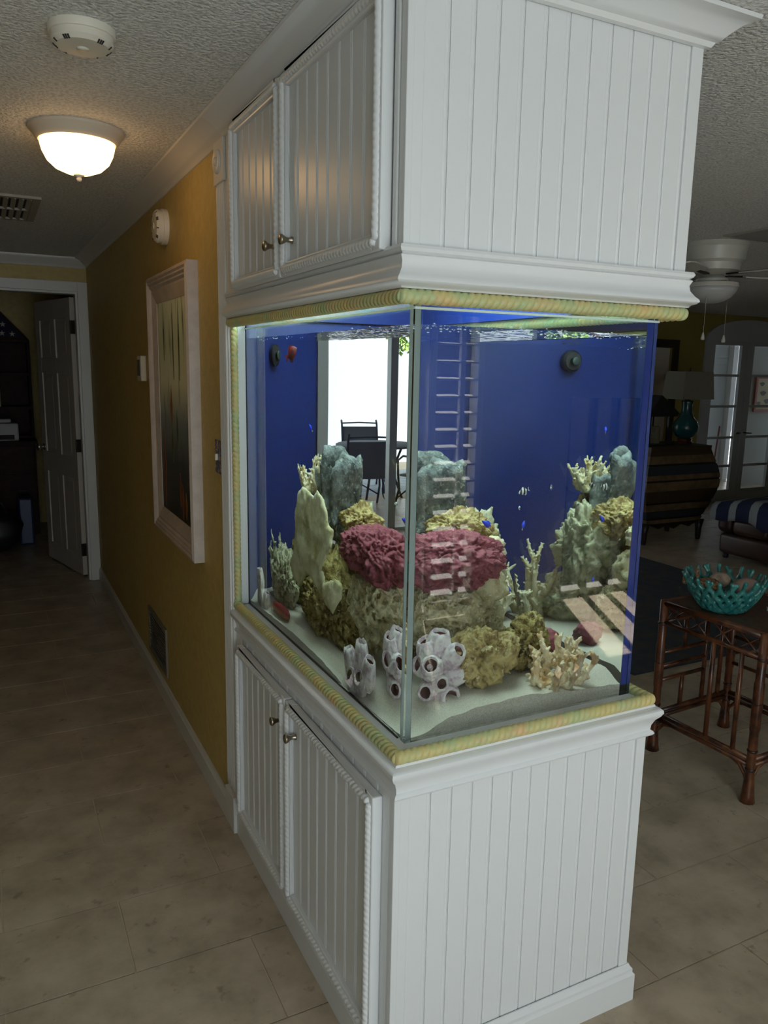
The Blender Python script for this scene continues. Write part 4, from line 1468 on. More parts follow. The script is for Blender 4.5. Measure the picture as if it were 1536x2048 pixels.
# ------------------------------------------------------------------ living room
# ceiling fan
FX, FY = 3.17, 2.06
FANW = mat('fan_enamel', (0.62, 0.60, 0.53, 1), 0.35)
fan = thing('ceiling_fan', 'cream hugger ceiling fan with a globe light and pull chains', 'ceiling fan', (FX, FY, H))
MB().lathe([(0.19, 0.0), (0.195, -0.02), (0.185, -0.03), (0.175, -0.10), (0.155, -0.115), (0.150, -0.155), (0.10, -0.17), (0.06, -0.18), (0.0, -0.18)], (FX, FY, H), 36).build('motor_housing', FANW, fan, smooth=True, angle=35)
MB().lathe([(0.06, -0.18), (0.09, -0.20), (0.09, -0.215), (0.15, -0.225), (0.155, -0.25), (0.15, -0.252)], (FX, FY, H), 36).build('light_ring', FANW, fan, smooth=True, angle=35)
MB().lathe([(0.150, -0.25), (0.140, -0.275), (0.115, -0.305), (0.075, -0.328), (0.03, -0.338), (0, -0.340)], (FX, FY, H), 36).build('globe', mat('frosted_globe', (0.55, 0.55, 0.55, 1), 0.4), fan, smooth=True)
for k in range(5):
    t = radians(-12 + 72 * k)
    u = Vector((cos(t), sin(t), 0))
    v = Vector((-sin(t), cos(t), 0))
    c0 = Vector((FX, FY, H - 0.178))
    pts = []
    for s_, w_ in ((0.20, 0.045), (0.30, 0.06), (0.52, 0.068), (0.56, 0.055), (0.575, 0.03)):
        pts.append((s_, w_))
    poly = [(s_, w_) for s_, w_ in pts] + [(s_, -w_) for s_, w_ in reversed(pts)]
    vs = []
    for dz in (0.0, 0.007):
        for s_, w_ in poly:
            vs.append(c0 + u * s_ + v * w_ + Vector((0, 0, dz + w_ * 0.18)))
    n = len(poly)
    fs = [tuple(range(n)), tuple(range(2 * n - 1, n - 1, -1))] + [(i, (i + 1) % n, n + (i + 1) % n, n + i) for i in range(n)]
    bl = MB().add(vs, fs).build('blade', FANW, fan)
    MB().bar(c0 + u * 0.10, c0 + u * 0.26 + Vector((0, 0, 0.002)), 0.03, 0.008).build('blade_bracket', BRONZE, bl)
for dx, zz in ((-0.10, 1.885), (0.075, 1.875)):
    c = (FX + dx, FY - 0.06)
    ch = MB().tube([(c[0], c[1], H - 0.24), (c[0], c[1], zz + 0.03)], 0.0016, 6).build('pull_chain', CHROME, fan)
    MB().lathe([(0.0, 0.045), (0.004, 0.04), (0.012, 0.008), (0.010, 0.0), (0, -0.002)], (c[0], c[1], zz), 12).build('chain_pull', FANW, ch, smooth=True)

# ceiling supply vent
vt = thing('ceiling_vent', 'dark slatted vent in the living room ceiling', 'vent', (3.3, 1.7, H))
vb = MB()
for a in ((2.95, 3.55, 1.52, 1.545), (2.95, 3.55, 1.795, 1.82), (2.95, 2.975, 1.545, 1.795), (3.525, 3.55, 1.545, 1.795)):
    vb.box(a[0], a[1], a[2], a[3], H - 0.010, H - 0.0005)
vb.build('frame', GRM, vt, fix=False)
MB().box(2.975, 3.525, 1.545, 1.795, H - 0.003, H - 0.001).build('duct', SLOT, vt)
v0 = None
for k in range(8):
    if v0 is None:
        v0 = MB().bar((2.975, 1.56, H - 0.008), (3.525, 1.56, H - 0.008), 0.018, 0.002, up=(0, 0.6, 1)).build('slat', GREYMETAL, vt)
    else:
        dup(v0, vt, (0, 0.031 * k, 0))

# rug
RUGM = mat('blue_grey_rug', (0.032, 0.042, 0.060, 1), 0.95, var=((0.060, 0.060, 0.050, 1), 9, 0.42, 0.62), bump=(220, 0.5, 0.004))
rug = MB().box(2.45, 4.6, 1.72, 3.9, 0.001, 0.012).build('area_rug', RUGM)
tag(rug, 'dark blue grey rug behind the rattan table', 'rug')

# rattan side table
RAT = mat('dark_rattan', (0.115, 0.034, 0.012, 1), 0.28, var=((0.035, 0.012, 0.007, 1), 18, 0.45, 0.6), var2=((0.20, 0.075, 0.025, 1), 7, 0.55, 0.7))
CANE = mat('cane_weave', (0.06, 0.028, 0.014, 1), 0.5, var=((0.11, 0.05, 0.022, 1), 40, 0.45, 0.6))
tb_ = thing('rattan_table', 'dark bamboo rattan side table with lattice sides', 'table', (2.14, 0.80, 0))
LEG = [(1.885, 1.03), (1.90, 0.54), (2.385, 1.06), (2.40, 0.56)]
TZ = 0.705
for x, y in LEG:
    pts = [(x, y, 0.0), (x, y, 0.03), (x, y, 0.12), (x, y, 0.30), (x, y, 0.31), (x, y, 0.5), (x, y, 0.51), (x, y, TZ)]
    lg = MB().tube(pts, [0.030, 0.025, 0.018, 0.017, 0.020, 0.020, 0.017, 0.017], 10).build('leg', RAT, tb_, smooth=True)
    for zz in (0.14, 0.22, 0.42, 0.60):
        MB().lathe([(0.0175, -0.006), (0.0205, -0.003), (0.0205, 0.003), (0.0175, 0.006)], (x, y, zz), 12).build('binding', mat('leather_binding', (0.03, 0.012, 0.008, 1), 0.4) if 'leather_binding' not in bpy.data.materials else bpy.data.materials['leather_binding'], lg, smooth=True)
sides = [((1.885, 1.03), (1.90, 0.54)), ((1.885, 1.03), (2.385, 1.06)), ((2.385, 1.06), (2.40, 0.56)), ((1.90, 0.54), (2.40, 0.56))]
for si, (a, c) in enumerate(sides):
    A, C = Vector((a[0], a[1], 0)), Vector((c[0], c[1], 0))
    def rail(z, r=0.011, t0=0.0, t1=1.0):
        MB().tube([A.lerp(C, t0) + Vector((0, 0, z)), A.lerp(C, t1) + Vector((0, 0, z))], r, 8).build('rail', RAT, tb_, smooth=True)
    def post(t, z0, z1, r=0.010):
        p = A.lerp(C, t)
        MB().tube([p + Vector((0, 0, z0)), p + Vector((0, 0, z1))], r, 8).build('spindle', RAT, tb_, smooth=True)
    rail(TZ - 0.012, 0.015)
    rail(TZ - 0.10, 0.011)
    rail(0.18, 0.011)
    rail(0.155, 0.010)
    for k in range(4):
        t0_, t1_ = k / 4 + 0.03, (k + 1) / 4 - 0.03
        for z0, z1 in ((TZ - 0.095, TZ - 0.02), (TZ - 0.02, TZ - 0.095)):
            MB().tube([A.lerp(C, t0_) + Vector((0, 0, z0)), A.lerp(C, t1_) + Vector((0, 0, z1))], 0.0035, 6).build('cane_strip', RAT, tb_, smooth=True)
    if si in (1, 2):
        for z in (0.46, 0.395, 0.33):
            rail(z, 0.009, 0.0, 0.62)
        post(0.62, 0.18, TZ - 0.10)
        post(0.32, 0.46, TZ - 0.10)
        post(0.32, 0.18, 0.33)
        post(0.85, 0.18, TZ - 0.1)
    else:
        post(0.55, 0.18, TZ - 0.10)
        post(0.82, 0.18, TZ - 0.10)
    # curved corner braces below the lower rail
    for s_ in (0, 1):
        P_, Q_ = (A, C) if s_ == 0 else (C, A)
        d_ = (Q_ - P_).normalized()
        MB().tube([P_ + d_ * 0.008 + Vector((0, 0, 0.06)), P_ + d_ * 0.02 + Vector((0, 0, 0.105)), P_ + d_ * 0.05 + Vector((0, 0, 0.14)), P_ + d_ * 0.10 + Vector((0, 0, 0.155))], 0.008, 8).build('brace', RAT, tb_, smooth=True)
MB().prism([(LEG[0][0] + 0.005, LEG[0][1] - 0.005), (LEG[1][0] + 0.005, LEG[1][1] + 0.005), (LEG[3][0] - 0.005, LEG[3][1] + 0.005), (LEG[2][0] - 0.005, LEG[2][1] - 0.005)], TZ - 0.02, TZ - 0.002, 'xy').build('top', CANE, tb_)

# teal openwork bowl
TEAL = mat('teal_glaze', (0.022, 0.165, 0.155, 1), 0.22, var=((0.07, 0.27, 0.23, 1), 26, 0.48, 0.64), coat=0.4)
BX, BY, BZ = 2.02, 0.84, TZ
bowl = thing('openwork_bowl', 'teal glazed coral openwork bowl on the rattan table', 'bowl', (BX, BY, BZ))


def bowl_r(z):
    return 0.082 + 0.098 * (max(0, z) / 0.165) ** 0.75


b = MB()
rows = [(0.004, 0.0), (0.025, 0.5), (0.052, 0.0), (0.080, 0.5), (0.108, 0.0)]
NB = 22
rnd = random.Random(3)
def bp(k, z, off):
    t = 2 * pi * (k + off) / NB
    r_ = bowl_r(z)
    return Vector((BX + r_ * cos(t), BY + r_ * sin(t), BZ + z + 0.008))
for (za, oa), (zb, ob) in zip(rows, rows[1:]):
    for k in range(NB):
        p = bp(k, za, oa)
        for s_ in ((0, -1) if ob < oa else (0, -1)):
            kk = k + (s_ if oa == 0 else (0 if s_ == 0 else 1))
            q = bp(kk, zb, ob)
            mid = (p + q) / 2 + Vector((rnd.uniform(-.004, .004), rnd.uniform(-.004, .004), rnd.uniform(-.003, .003)))
            b.tube([p, mid, q], [0.0115, 0.0105, 0.0115], 6)
for k in range(NB):
    p = bp(k, 0.108, 0.0)
    q = bp(k, 0.108 + rnd.uniform(0.015, 0.038), 0.0)
    b.tube([p, q], [0.0085, 0.0095], 7)
    b.sphere(q, 0.0105, 7, 5)
    if k % 2 == 0:
        q2 = bp(k + 0.35, 0.135, 0.0)
        b.tube([p, q2], [0.008, 0.008], 6)
        b.sphere(q2, 0.009, 6, 5)
b.lathe([(0.0, 0.001), (0.09, 0.001), (0.095, 0.01), (0.085, 0.016), (0.0, 0.014)], (BX, BY, BZ), 24)
o = b.build('lattice_wall', TEAL, bowl, smooth=True, fix=False)
rm = o.modifiers.new('fuse', 'REMESH')
rm.mode = 'VOXEL'
rm.voxel_size = 0.0032
rm.use_smooth_shade = True
SHELL = mat('seashell', (0.40, 0.30, 0.22, 1), 0.6, var=((0.26, 0.18, 0.13, 1), 30, 0.45, 0.6))
SPK = mat('speckled_shell', (0.34, 0.19, 0.09, 1), 0.6, var=((0.10, 0.05, 0.02, 1), 120, 0.45, 0.55))
rock('seashell', 'round pale seashell in the teal bowl', (2.05, 0.89, BZ + 0.110), (0.045, 0.04, 0.032), SHELL, 41, 4, 0.05)
rock('seashell', 'broad pinkish seashell at the bowl edge', (2.10, 0.80, BZ + 0.098), (0.062, 0.05, 0.035), mat('pinkish_shell', (0.36, 0.25, 0.21, 1), 0.6), 42, 4, 0.07)
rock('seashell', 'speckled brown spiky shell in the teal bowl', (1.96, 0.875, BZ + 0.100), (0.065, 0.05, 0.03), SPK, 43, 4, 0.22, lumps=0.3, lump_scale=8)
for o in bpy.data.objects:
    if o.name.startswith('seashell'):
        o['category'] = 'shell'
for k, (x, y, h, l_) in enumerate(((1.955, 0.93, 0.085, 'slim spotted auger shell standing tall in the bowl'), (1.895, 0.94, 0.065, 'thin pointed auger shell at the bowl rim'))):
    o = MB().lathe([(0.010, 0), (0.012, 0.01), (0.009, 0.02), (0.0105, 0.024), (0.007, 0.04), (0.0085, 0.044), (0.004, h * 0.75), (0.0, h)], (x, y, BZ + 0.098), 12).build('auger_shell', SPK, smooth=True)
    tag(o, l_, 'shell', 'auger shells in the teal bowl')
pb = thing('paperback_book', 'closed grey paperback lying on the rattan table', 'book', (2.25, 0.66, TZ))
MB().box(2.17, 2.35, 0.62, 0.74, TZ - 0.001, TZ + 0.014).build('pages', mat('paper', (0.5, 0.49, 0.45, 1), 0.8), pb)
MB().box(2.168, 2.353, 0.618, 0.743, TZ + 0.014, TZ + 0.016).build('cover', mat('grey_cover', (0.30, 0.31, 0.31, 1), 0.4), pb)

# bombe chest
CX0, CX1, CYF, CYB = 5.02, 5.84, 4.22, 4.72
chest = thing('bombe_chest', 'dark bulging wooden chest with tan banded drawers', 'chest of drawers', (5.43, 4.47, 0))


def bulge(z):
    t = max(0.0, min(1.0, (z - 0.16) / 0.82))
    return 0.115 * sin(pi * min(1, t * 1.05)) ** 1.2 * (0.55 + 0.9 * t) - 0.05 * (1 - t)


def chest_layer(z0, z1, extra, m, nm):
    n = 7
    vs, fs = [], []
    for i in range(n + 1):
        z = z0 + (z1 - z0) * i / n
        bz = bulge(z) + extra
        vs += [(CX0 - bz, CYF - bz * 0.7, z), (CX1 + bz, CYF - bz * 0.7, z), (CX1 + bz, CYB, z), (CX0 - bz, CYB, z)]
    for i in range(n):
        for k in range(4):
            k2 = (k + 1) % 4
            fs.append((i * 4 + k, i * 4 + k2, i * 4 + 4 + k2, i * 4 + 4 + k))
    fs.append((3, 2, 1, 0))
    fs.append(tuple(n * 4 + k for k in range(4)))
    return MB().add(vs, fs).build(nm, m, chest, bevel=0.002)


TANW = mat('tan_wood', (0.16, 0.105, 0.052, 1), 0.4, var=((0.10, 0.065, 0.032, 1), 9, 0.4, 0.6))
DRK = mat('ebonised_wood', (0.014, 0.010, 0.008, 1), 0.4)
BLUP = mat('blue_grey_drawer', (0.025, 0.028, 0.036, 1), 0.5)
BRP = mat('brown_drawer', (0.045, 0.026, 0.012, 1), 0.5)
z = 0.20
for h_, m_, ex, nm in ((0.045, TANW, 0.004, 'moulding'), (0.02, DRK, -0.006, 'groove'), (0.075, BLUP, 0.0, 'drawer'), (0.07, TANW, 0.004, 'drawer_rail'), (0.018, DRK, -0.006, 'groove'), (0.12, BRP, 0.0, 'drawer'), (0.09, TANW, 0.004, 'drawer_rail'), (0.018, DRK, -0.006, 'groove'), (0.05, TANW, 0.003, 'drawer_rail'), (0.09, BLUP, 0.0, 'drawer'), (0.018, DRK, -0.006, 'groove'), (0.075, TANW, 0.004, 'drawer_rail'), (0.09, BRP, 0.008, 'top')):
    chest_layer(z, z + h_, ex, m_, nm)
    z += h_
CZ = z
for x in (CX0 + 0.03, CX1 - 0.03):
    for y in (CYF + 0.04, CYB - 0.04):
        MB().tube([(x, y, 0.0), (x, y, 0.03), (x, y, 0.12), (x, y, 0.215)], [0.022, 0.028, 0.032, 0.05], 8).build('foot', DRK, chest, smooth=True)
MB().prism([(CX0 + 0.05, 0.205), (CX1 - 0.05, 0.205), (CX1 - 0.2, 0.15), ((CX0 + CX1) / 2 + 0.1, 0.18), ((CX0 + CX1) / 2, 0.14), ((CX0 + CX1) / 2 - 0.1, 0.18), (CX0 + 0.2, 0.15)], CYF + 0.02, CYF + 0.04, 'xz').build('apron', DRK, chest)

# table lamp with teal gourd vase base
lx, ly = 5.76, 4.50
tl = thing('table_lamp', 'teal gourd vase lamp with a broad off white shade on the chest', 'lamp', (lx, ly, CZ))
TEALD = mat('dark_teal_ceramic', (0.010, 0.055, 0.058, 1), 0.25)
MB().lathe([(0.0, 0.05), (0.06, 0.05), (0.095, 0.075), (0.125, 0.13), (0.130, 0.17), (0.112, 0.225), (0.075, 0.27), (0.058, 0.31), (0.052, 0.37), (0.055, 0.41), (0.060, 0.43), (0.055, 0.438), (0.0, 0.438)], (lx, ly, CZ), 32).build('vase', TEALD, tl, smooth=True)
MB().lathe([(0.0, 0.0), (0.085, 0.0), (0.088, 0.012), (0.070, 0.022), (0.075, 0.045), (0.065, 0.052), (0.0, 0.052)], (lx, ly, CZ), 24).build('stand', RAT, tl, smooth=True, angle=40)
MB().lathe([(0.030, 0.436), (0.032, 0.446), (0.010, 0.455), (0.008, 0.60), (0.0, 0.60)], (lx, ly, CZ), 16).build('neck', BRONZE, tl, smooth=True)
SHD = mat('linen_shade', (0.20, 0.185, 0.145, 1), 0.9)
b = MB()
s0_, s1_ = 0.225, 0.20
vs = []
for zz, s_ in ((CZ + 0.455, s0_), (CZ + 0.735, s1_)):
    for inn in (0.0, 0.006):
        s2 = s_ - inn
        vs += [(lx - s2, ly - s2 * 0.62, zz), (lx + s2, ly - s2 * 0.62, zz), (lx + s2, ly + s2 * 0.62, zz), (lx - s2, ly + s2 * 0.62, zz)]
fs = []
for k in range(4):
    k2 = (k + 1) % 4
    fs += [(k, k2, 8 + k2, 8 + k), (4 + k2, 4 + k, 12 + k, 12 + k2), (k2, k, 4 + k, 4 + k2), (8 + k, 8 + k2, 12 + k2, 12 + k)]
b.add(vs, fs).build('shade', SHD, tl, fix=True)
MB().lathe([(0.0, 0.775), (0.008, 0.77), (0.006, 0.755), (0.010, 0.745), (0.0, 0.735)], (lx, ly, CZ), 12).build('finial', BRONZE, tl, smooth=True)
MB().bar((lx - s1_ + 0.01, ly, CZ + 0.735), (lx + s1_ - 0.01, ly, CZ + 0.735), 0.006).build('spider', BRONZE, tl)
MB().tube([(lx, ly, CZ + 0.59), (lx, ly, CZ + 0.74)], 0.004, 8).build('harp', BRONZE, tl)

# dark lantern house and two cream pots on the chest
ln = thing('lantern', 'black house shaped lantern on the chest', 'lantern', (5.25, 4.45, CZ))
for x in (5.10, 5.36):
    for y in (4.35, 4.57):
        MB().box(x - 0.012, x + 0.012, y - 0.012, y + 0.012, CZ + 0.014, CZ + 0.30).build('post', BLACK, ln)
MB().box(5.06, 5.40, 4.31, 4.61, CZ + 0.0005, CZ + 0.014).build('floor_board', BLACK, ln)
MB().box(5.06, 5.44, 4.31, 4.61, CZ + 0.29, CZ + 0.31).build('eave', BLACK, ln)
MB().prism([(5.02, CZ + 0.31), (5.46, CZ + 0.31), (5.19, CZ + 0.50)], 4.30, 4.62, 'xz').build('roof', BLACK, ln)
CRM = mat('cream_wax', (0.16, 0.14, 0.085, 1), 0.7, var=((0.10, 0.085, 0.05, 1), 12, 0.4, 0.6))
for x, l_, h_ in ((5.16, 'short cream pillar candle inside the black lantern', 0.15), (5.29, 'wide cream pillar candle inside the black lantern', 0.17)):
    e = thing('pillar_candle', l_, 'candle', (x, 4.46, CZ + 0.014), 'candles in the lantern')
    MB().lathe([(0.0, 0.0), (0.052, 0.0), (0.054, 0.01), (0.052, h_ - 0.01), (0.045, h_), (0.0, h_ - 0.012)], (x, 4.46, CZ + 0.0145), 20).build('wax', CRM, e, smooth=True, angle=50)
    MB().tube([(x, 4.46, CZ + h_), (x, 4.46, CZ + h_ + 0.022)], 0.002, 6).build('wick', BLACK, e)

# leather armchair and striped throw
LEA = mat('brown_leather', (0.055, 0.026, 0.015, 1), 0.38, var=((0.035, 0.016, 0.010, 1), 6, 0.4, 0.6))
ac = thing('leather_armchair', 'brown leather armchair with stacked cushions', 'armchair', (5.9, 3.28, 0))


def cushion(nm, x0, x1, y0, y1, z0, z1, r, par, m):
    o = MB().box(x0, x1, y0, y1, z0, z1).build(nm, m, par)
    bv = o.modifiers.new('round', 'BEVEL')
    bv.width = r
    bv.segments = 5
    for p in o.data.polygons:
        p.use_smooth = True
    return o


cushion('base', 5.32, 6.44, 2.95, 3.60, 0.05, 0.24, 0.04, ac, LEA)
cushion('seat_cushion', 5.30, 6.24, 3.09, 3.46, 0.245, 0.40, 0.05, ac, LEA)
cushion('arm', 5.30, 6.44, 2.92, 3.08, 0.245, 0.50, 0.06, ac, LEA)
cushion('arm', 5.30, 6.44, 3.47, 3.63, 0.245, 0.50, 0.06, ac, LEA)
cushion('backrest', 6.26, 6.48, 3.09, 3.46, 0.245, 0.86, 0.06, ac, LEA)
for x in (5.38, 6.38):
    for y in (3.0, 3.55):
        MB().lathe([(0.02, 0.0), (0.028, 0.01), (0.024, 0.055), (0.0, 0.055)], (x, y, 0), 12).build('foot', BLACK, ac, smooth=True)
STRP = stripes_mat('navy_and_white_stripes', (0.012, 0.018, 0.060, 1), (0.28, 0.30, 0.31, 1), 4.6, 1, 0.0, 0.62, 0.9)
nx, ny = 40, 44
vs, fs = [], []
for j in range(ny + 1):
    for i in range(nx + 1):
        u, v = i / nx, j / ny
        x = 5.24 + 0.95 * u
        y = 2.88 + 0.80 * v
        z = 0.515 + 0.06 * sin(pi * v) + 0.03 * noise.noise((x * 3, y * 3, 2))
        if u < 0.09:
            z -= (0.09 - u) / 0.09 * 0.26 * (0.7 + 0.5 * noise.noise((y * 4, 1, 1)))
            x = 5.305 - 0.035 * min(1, (0.09 - u) / 0.03) + 0.01 * noise.noise((y * 9, 0, 0))
        if v < 0.06:
            z -= (0.06 - v) / 0.06 * 0.16
            y = 2.90
        vs.append((x, y, z))
for j in range(ny):
    for i in range(nx):
        a = j * (nx + 1) + i
        fs.append((a, a + 1, a + nx + 2, a + nx + 1))
o = MB().add(vs, fs).build('striped_throw', STRP, smooth=True, fix=False)
so_ = o.modifiers.new('thick', 'SOLIDIFY')
so_.thickness = 0.012
tag(o, 'navy and white striped throw spread over the leather armchair', 'blanket')

# dark framed door in the far wall
DFR = mat('dark_brown_frame', (0.030, 0.020, 0.014, 1), 0.5)
b = MB()
b.box(6.36, 6.42, FAR - 0.03, FAR, 0, 2.10)
b.box(6.86, 6.95, FAR - 0.03, FAR, 0, 2.10)
b.box(6.42, 6.86, FAR - 0.03, FAR, 2.0, 2.10)
struct(b.build('trim_8', DFR))
dd = struct(MB().box(6.425, 6.855, FAR + 0.03, FAR + 0.07, 0.01, 1.995).build('door_4', DOORP))
for z0, z1 in ((0.15, 0.85), (1.0, 1.85)):
    MB().box(6.50, 6.78, FAR + 0.022, FAR + 0.03, z0, z1).build('panel', DOORP, dd, bevel=0.004)

# french doors with arched head
FW = mat('french_door_paint', (0.42, 0.43, 0.43, 1), 0.45)
fd = MB()
fd.box(7.42, 7.52, FAR - 0.03, FAR + 0.10, 0, 2.12)
fd.box(8.98, 9.08, FAR - 0.03, FAR + 0.10, 0, 2.12)
struct(fd.build('trim_9', FW))
arch = [(7.42, 2.11)]
for k in range(15):
    t = pi - pi * k / 14
    arch.append((8.25 + 0.83 * cos(t), 2.14 + 0.25 * sin(t)))
arch.append((9.08, 2.11))
struct(MB().prism(arch, FAR - 0.035, FAR - 0.001, 'xz').build('trim_10', FW))


def french_leaf(name, x0, x1):
    d = bpy.data.objects.new(name, None)
    COL.objects.link(d)
    struct(d)
    y0, y1 = FAR + 0.02, FAR + 0.065
    def ch(bb, nm, mm, par=d, **kw):
        o = bb.build(nm, mm, **kw)
        o.parent = par
        return o
    ch(MB().box(x0, x0 + 0.115, y0, y1, 0.0, 2.12), 'stile', FW, bevel=0.003)
    ch(MB().box(x1 - 0.115, x1, y0, y1, 0.0, 2.12), 'stile', FW, bevel=0.003)
    ch(MB().box(x0 + 0.115, x1 - 0.115, y0, y1, 0.0, 0.17), 'bottom_rail', FW)
    ch(MB().box(x0 + 0.115, x1 - 0.115, y0, y1, 2.065, 2.12), 'top_rail', FW)
    zs = [0.17, 0.49, 0.87, 1.28, 1.68, 2.065]
    for z in zs[1:-1]:
        ch(MB().box(x0 + 0.115, x1 - 0.115, y0 + 0.01, y1 - 0.01, z - 0.016, z + 0.016), 'muntin', FW)
    for a, c in zip(zs, zs[1:]):
        ch(MB().box(x0 + 0.115, x1 - 0.115, y0 + 0.02, y0 + 0.025, a + 0.016, c - 0.016), 'pane', PANE)
    return d


a_ = french_leaf('door_2', 7.525, 8.25)
a_['label'] = 'glazed french door leaf nearest the chest'
h_ = MB().tube([(8.19, FAR + 0.02, 0.93), (8.19, FAR - 0.03, 0.93), (8.10, FAR - 0.035, 0.925)], 0.009, 8).build('handle', BRONZE, smooth=True)
h_.parent = a_
a2_ = french_leaf('door_3', 8.255, 8.975)
h_ = MB().tube([(8.315, FAR + 0.02, 0.93), (8.315, FAR - 0.03, 0.93), (8.405, FAR - 0.035, 0.925)], 0.009, 8).build('handle', BRONZE, smooth=True)
h_.parent = a2_

# ------------------------------------------------------------------ porch beyond the french doors
POR = mat('porch_grey', (0.42, 0.45, 0.47, 1), 0.8)
SID = mat('white_siding', (0.62, 0.66, 0.67, 1), 0.6)
struct(MB().box(6.9, 13.0, FAR + 0.14, 10.6, -0.12, -0.02).build('porch_floor', POR))
struct(MB().box(6.9, 13.0, FAR + 0.14, 10.6, 2.50, 2.56).build('porch_ceiling', POR))
pw = struct(MB().box(8.4, 9.93, 7.52, 7.60, -0.02, 2.5).build('wall_porch', SID))
k0 = None
for k in range(24):
    if k0 is None:
        k0 = MB().prism([(7.52, 0.0), (7.505, 0.0), (7.518, 0.103), (7.52, 0.103)], 8.4, 9.92, 'yz').build('siding_board', SID, pw)
    else:
        dup(k0, pw, (0, 0, 0.103 * k))
struct(MB().box(6.80, 6.88, FAR + 0.14, 10.6, -0.12, 2.6).build('wall_porch_dimmer', SID))  # added side wall, dims the light on the porch
struct(MB().box(9.93, 10.03, 7.42, 7.60, -0.02, 2.5).build('porch_column', WHITE))
struct(MB().box(9.4, 13.0, 9.2, 9.3, -0.02, 2.5).build('wall_porch_rail', POR))
struct(MB().box(10.2, 13.0, FAR, FAR + 0.14, -0.1, 2.6).build('wall_sun_block', SID))  # added wall, keeps direct sun off the porch
bn = thing('broom', 'red handled broom leaning by the french doors', 'broom', (8.15, 6.35, 0))
MB().tube([(8.28, 6.25, 0.16), (8.42, 6.30, 0.98)], 0.012, 8).build('handle', mat('red_plastic', (0.22, 0.02, 0.04, 1), 0.4), bn, smooth=True)
MB().prism([(8.20, -0.018), (8.36, -0.018), (8.31, 0.14), (8.25, 0.14)], 6.23, 6.27, 'xz').build('head', NAVY, bn)
wb = thing('shopping_bag', 'crumpled white bag standing on the porch floor', 'bag', (8.05, 6.3, 0))
rock('y', '', (8.03, 6.25, 0.16), (0.13, 0.10, 0.18), mat('white_plastic_bag', (0.62, 0.66, 0.70, 1), 0.4), 51, 4, 0.16)
q = bpy.data.objects['y']
q.name = 'body'
for k_ in ('label', 'category'):
    del q[k_]
q.parent = wb
q.matrix_parent_inverse = world_of(wb).inverted()
MB().tube([(7.98, 6.25, 0.32), (8.0, 6.25, 0.40), (8.06, 6.25, 0.40), (8.08, 6.25, 0.32)], 0.008, 6).build('handle', mat('bag_handle', (0.6, 0.63, 0.66, 1), 0.5), wb, smooth=True)
pf = thing('porch_picture', 'red framed cream picture with dark shapes on the porch', 'picture', (9.9, 6.8, 1.1))
RDF = mat('red_frame', (0.26, 0.05, 0.05, 1), 0.5)
b = MB()
for a in ((9.72, 10.5, 1.14, 1.18), (9.72, 10.5, 1.64, 1.68), (9.72, 9.76, 1.18, 1.64), (10.46, 10.5, 1.18, 1.64)):
    b.box(a[0], a[1], 6.79, 6.82, a[2], a[3])
b.build('frame', RDF, pf, fix=False)
MB().box(9.76, 10.46, 6.80, 6.815, 1.18, 1.64).build('sheet', mat('cream_sheet', (0.55, 0.50, 0.38, 1), 0.8), pf)
for (x, z, r_) in ((9.86, 1.56, 0.05), (9.90, 1.42, 0.06), (9.82, 1.27, 0.04), (10.0, 1.30, 0.06), (10.1, 1.52, 0.06)):
    MB().prism([(x + r_ * (1 + 0.3 * sin(3 * t_)) * cos(t_), z + 0.6 * r_ * sin(t_)) for t_ in [2 * pi * k / 14 for k in range(14)]], 6.797, 6.80, 'xz').build('ink_shape', BLACK, pf)
struct(MB().box(9.6, 10.9, 6.83, 6.9, -0.02, 2.5).build('wall_porch_side', POR))

# ------------------------------------------------------------------ patio seen through the tank
PAT = mat('patio_stone', (0.34, 0.40, 0.43, 1), 0.6, var=((0.24, 0.29, 0.32, 1), 5, 0.4, 0.6), coord='World')
pfl = struct(MB().box(0.6, 6.85, FAR + 0.14, 11.5, -0.12, -0.03).build('patio_floor', GROUT))
k0 = None
for j in range(9):
    for i in range(10):
        x = 1.4 + i * 0.5 + (0.25 if j % 2 else 0)
        y = FAR + 0.40 + j * 0.5
        if k0 is None:
            k0 = MB().box(-0.244, 0.244, -0.244, 0.244, -0.03, -0.02).build('paver', PAT, pfl)
            k0.location = (x, y, 0)
        else:
            dup(k0, pfl, (x, y, 0))
struct(MB().box(0.5, 6.86, FAR + 0.14, 9.2, 2.55, 2.65).build('patio_roof', PLAINW))
# sliding door frame
SLF = mat('grey_aluminium', (0.55, 0.60, 0.58, 1), 0.4, 0.2)
w1 = bpy.data.objects.new('window_1', None)
COL.objects.link(w1)
struct(w1)
for bx_ in ((2.25, 2.32, 0.0, 2.34), (3.34, 3.42, 0.0, 2.34), (4.28, 4.35, 0.0, 2.34)):
    MB().box(bx_[0], bx_[1], FAR + 0.02, FAR + 0.10, bx_[2], bx_[3]).build('stile', SLF, w1)
MB().box(2.32, 4.28, FAR + 0.02, FAR + 0.10, 2.06, 2.13).build('header', SLF, w1)
MB().box(2.32, 4.28, FAR + 0.02, FAR + 0.10, -0.01, 0.03).build('sill', SLF, w1)
MB().box(2.32, 3.34, FAR + 0.055, FAR + 0.060, 0.03, 2.06).build('pane', PANE, w1)
MB().box(3.42, 4.28, FAR + 0.055, FAR + 0.060, 0.03, 2.06).build('pane', PANE, w1)

IRON = mat('wrought_iron', (0.022, 0.028, 0.030, 1), 0.5, 0.4)
SLING = mat('hazed_sling_fabric', (0.13, 0.155, 0.17, 1), 0.9)  # fabric colour lightened to put haze into it


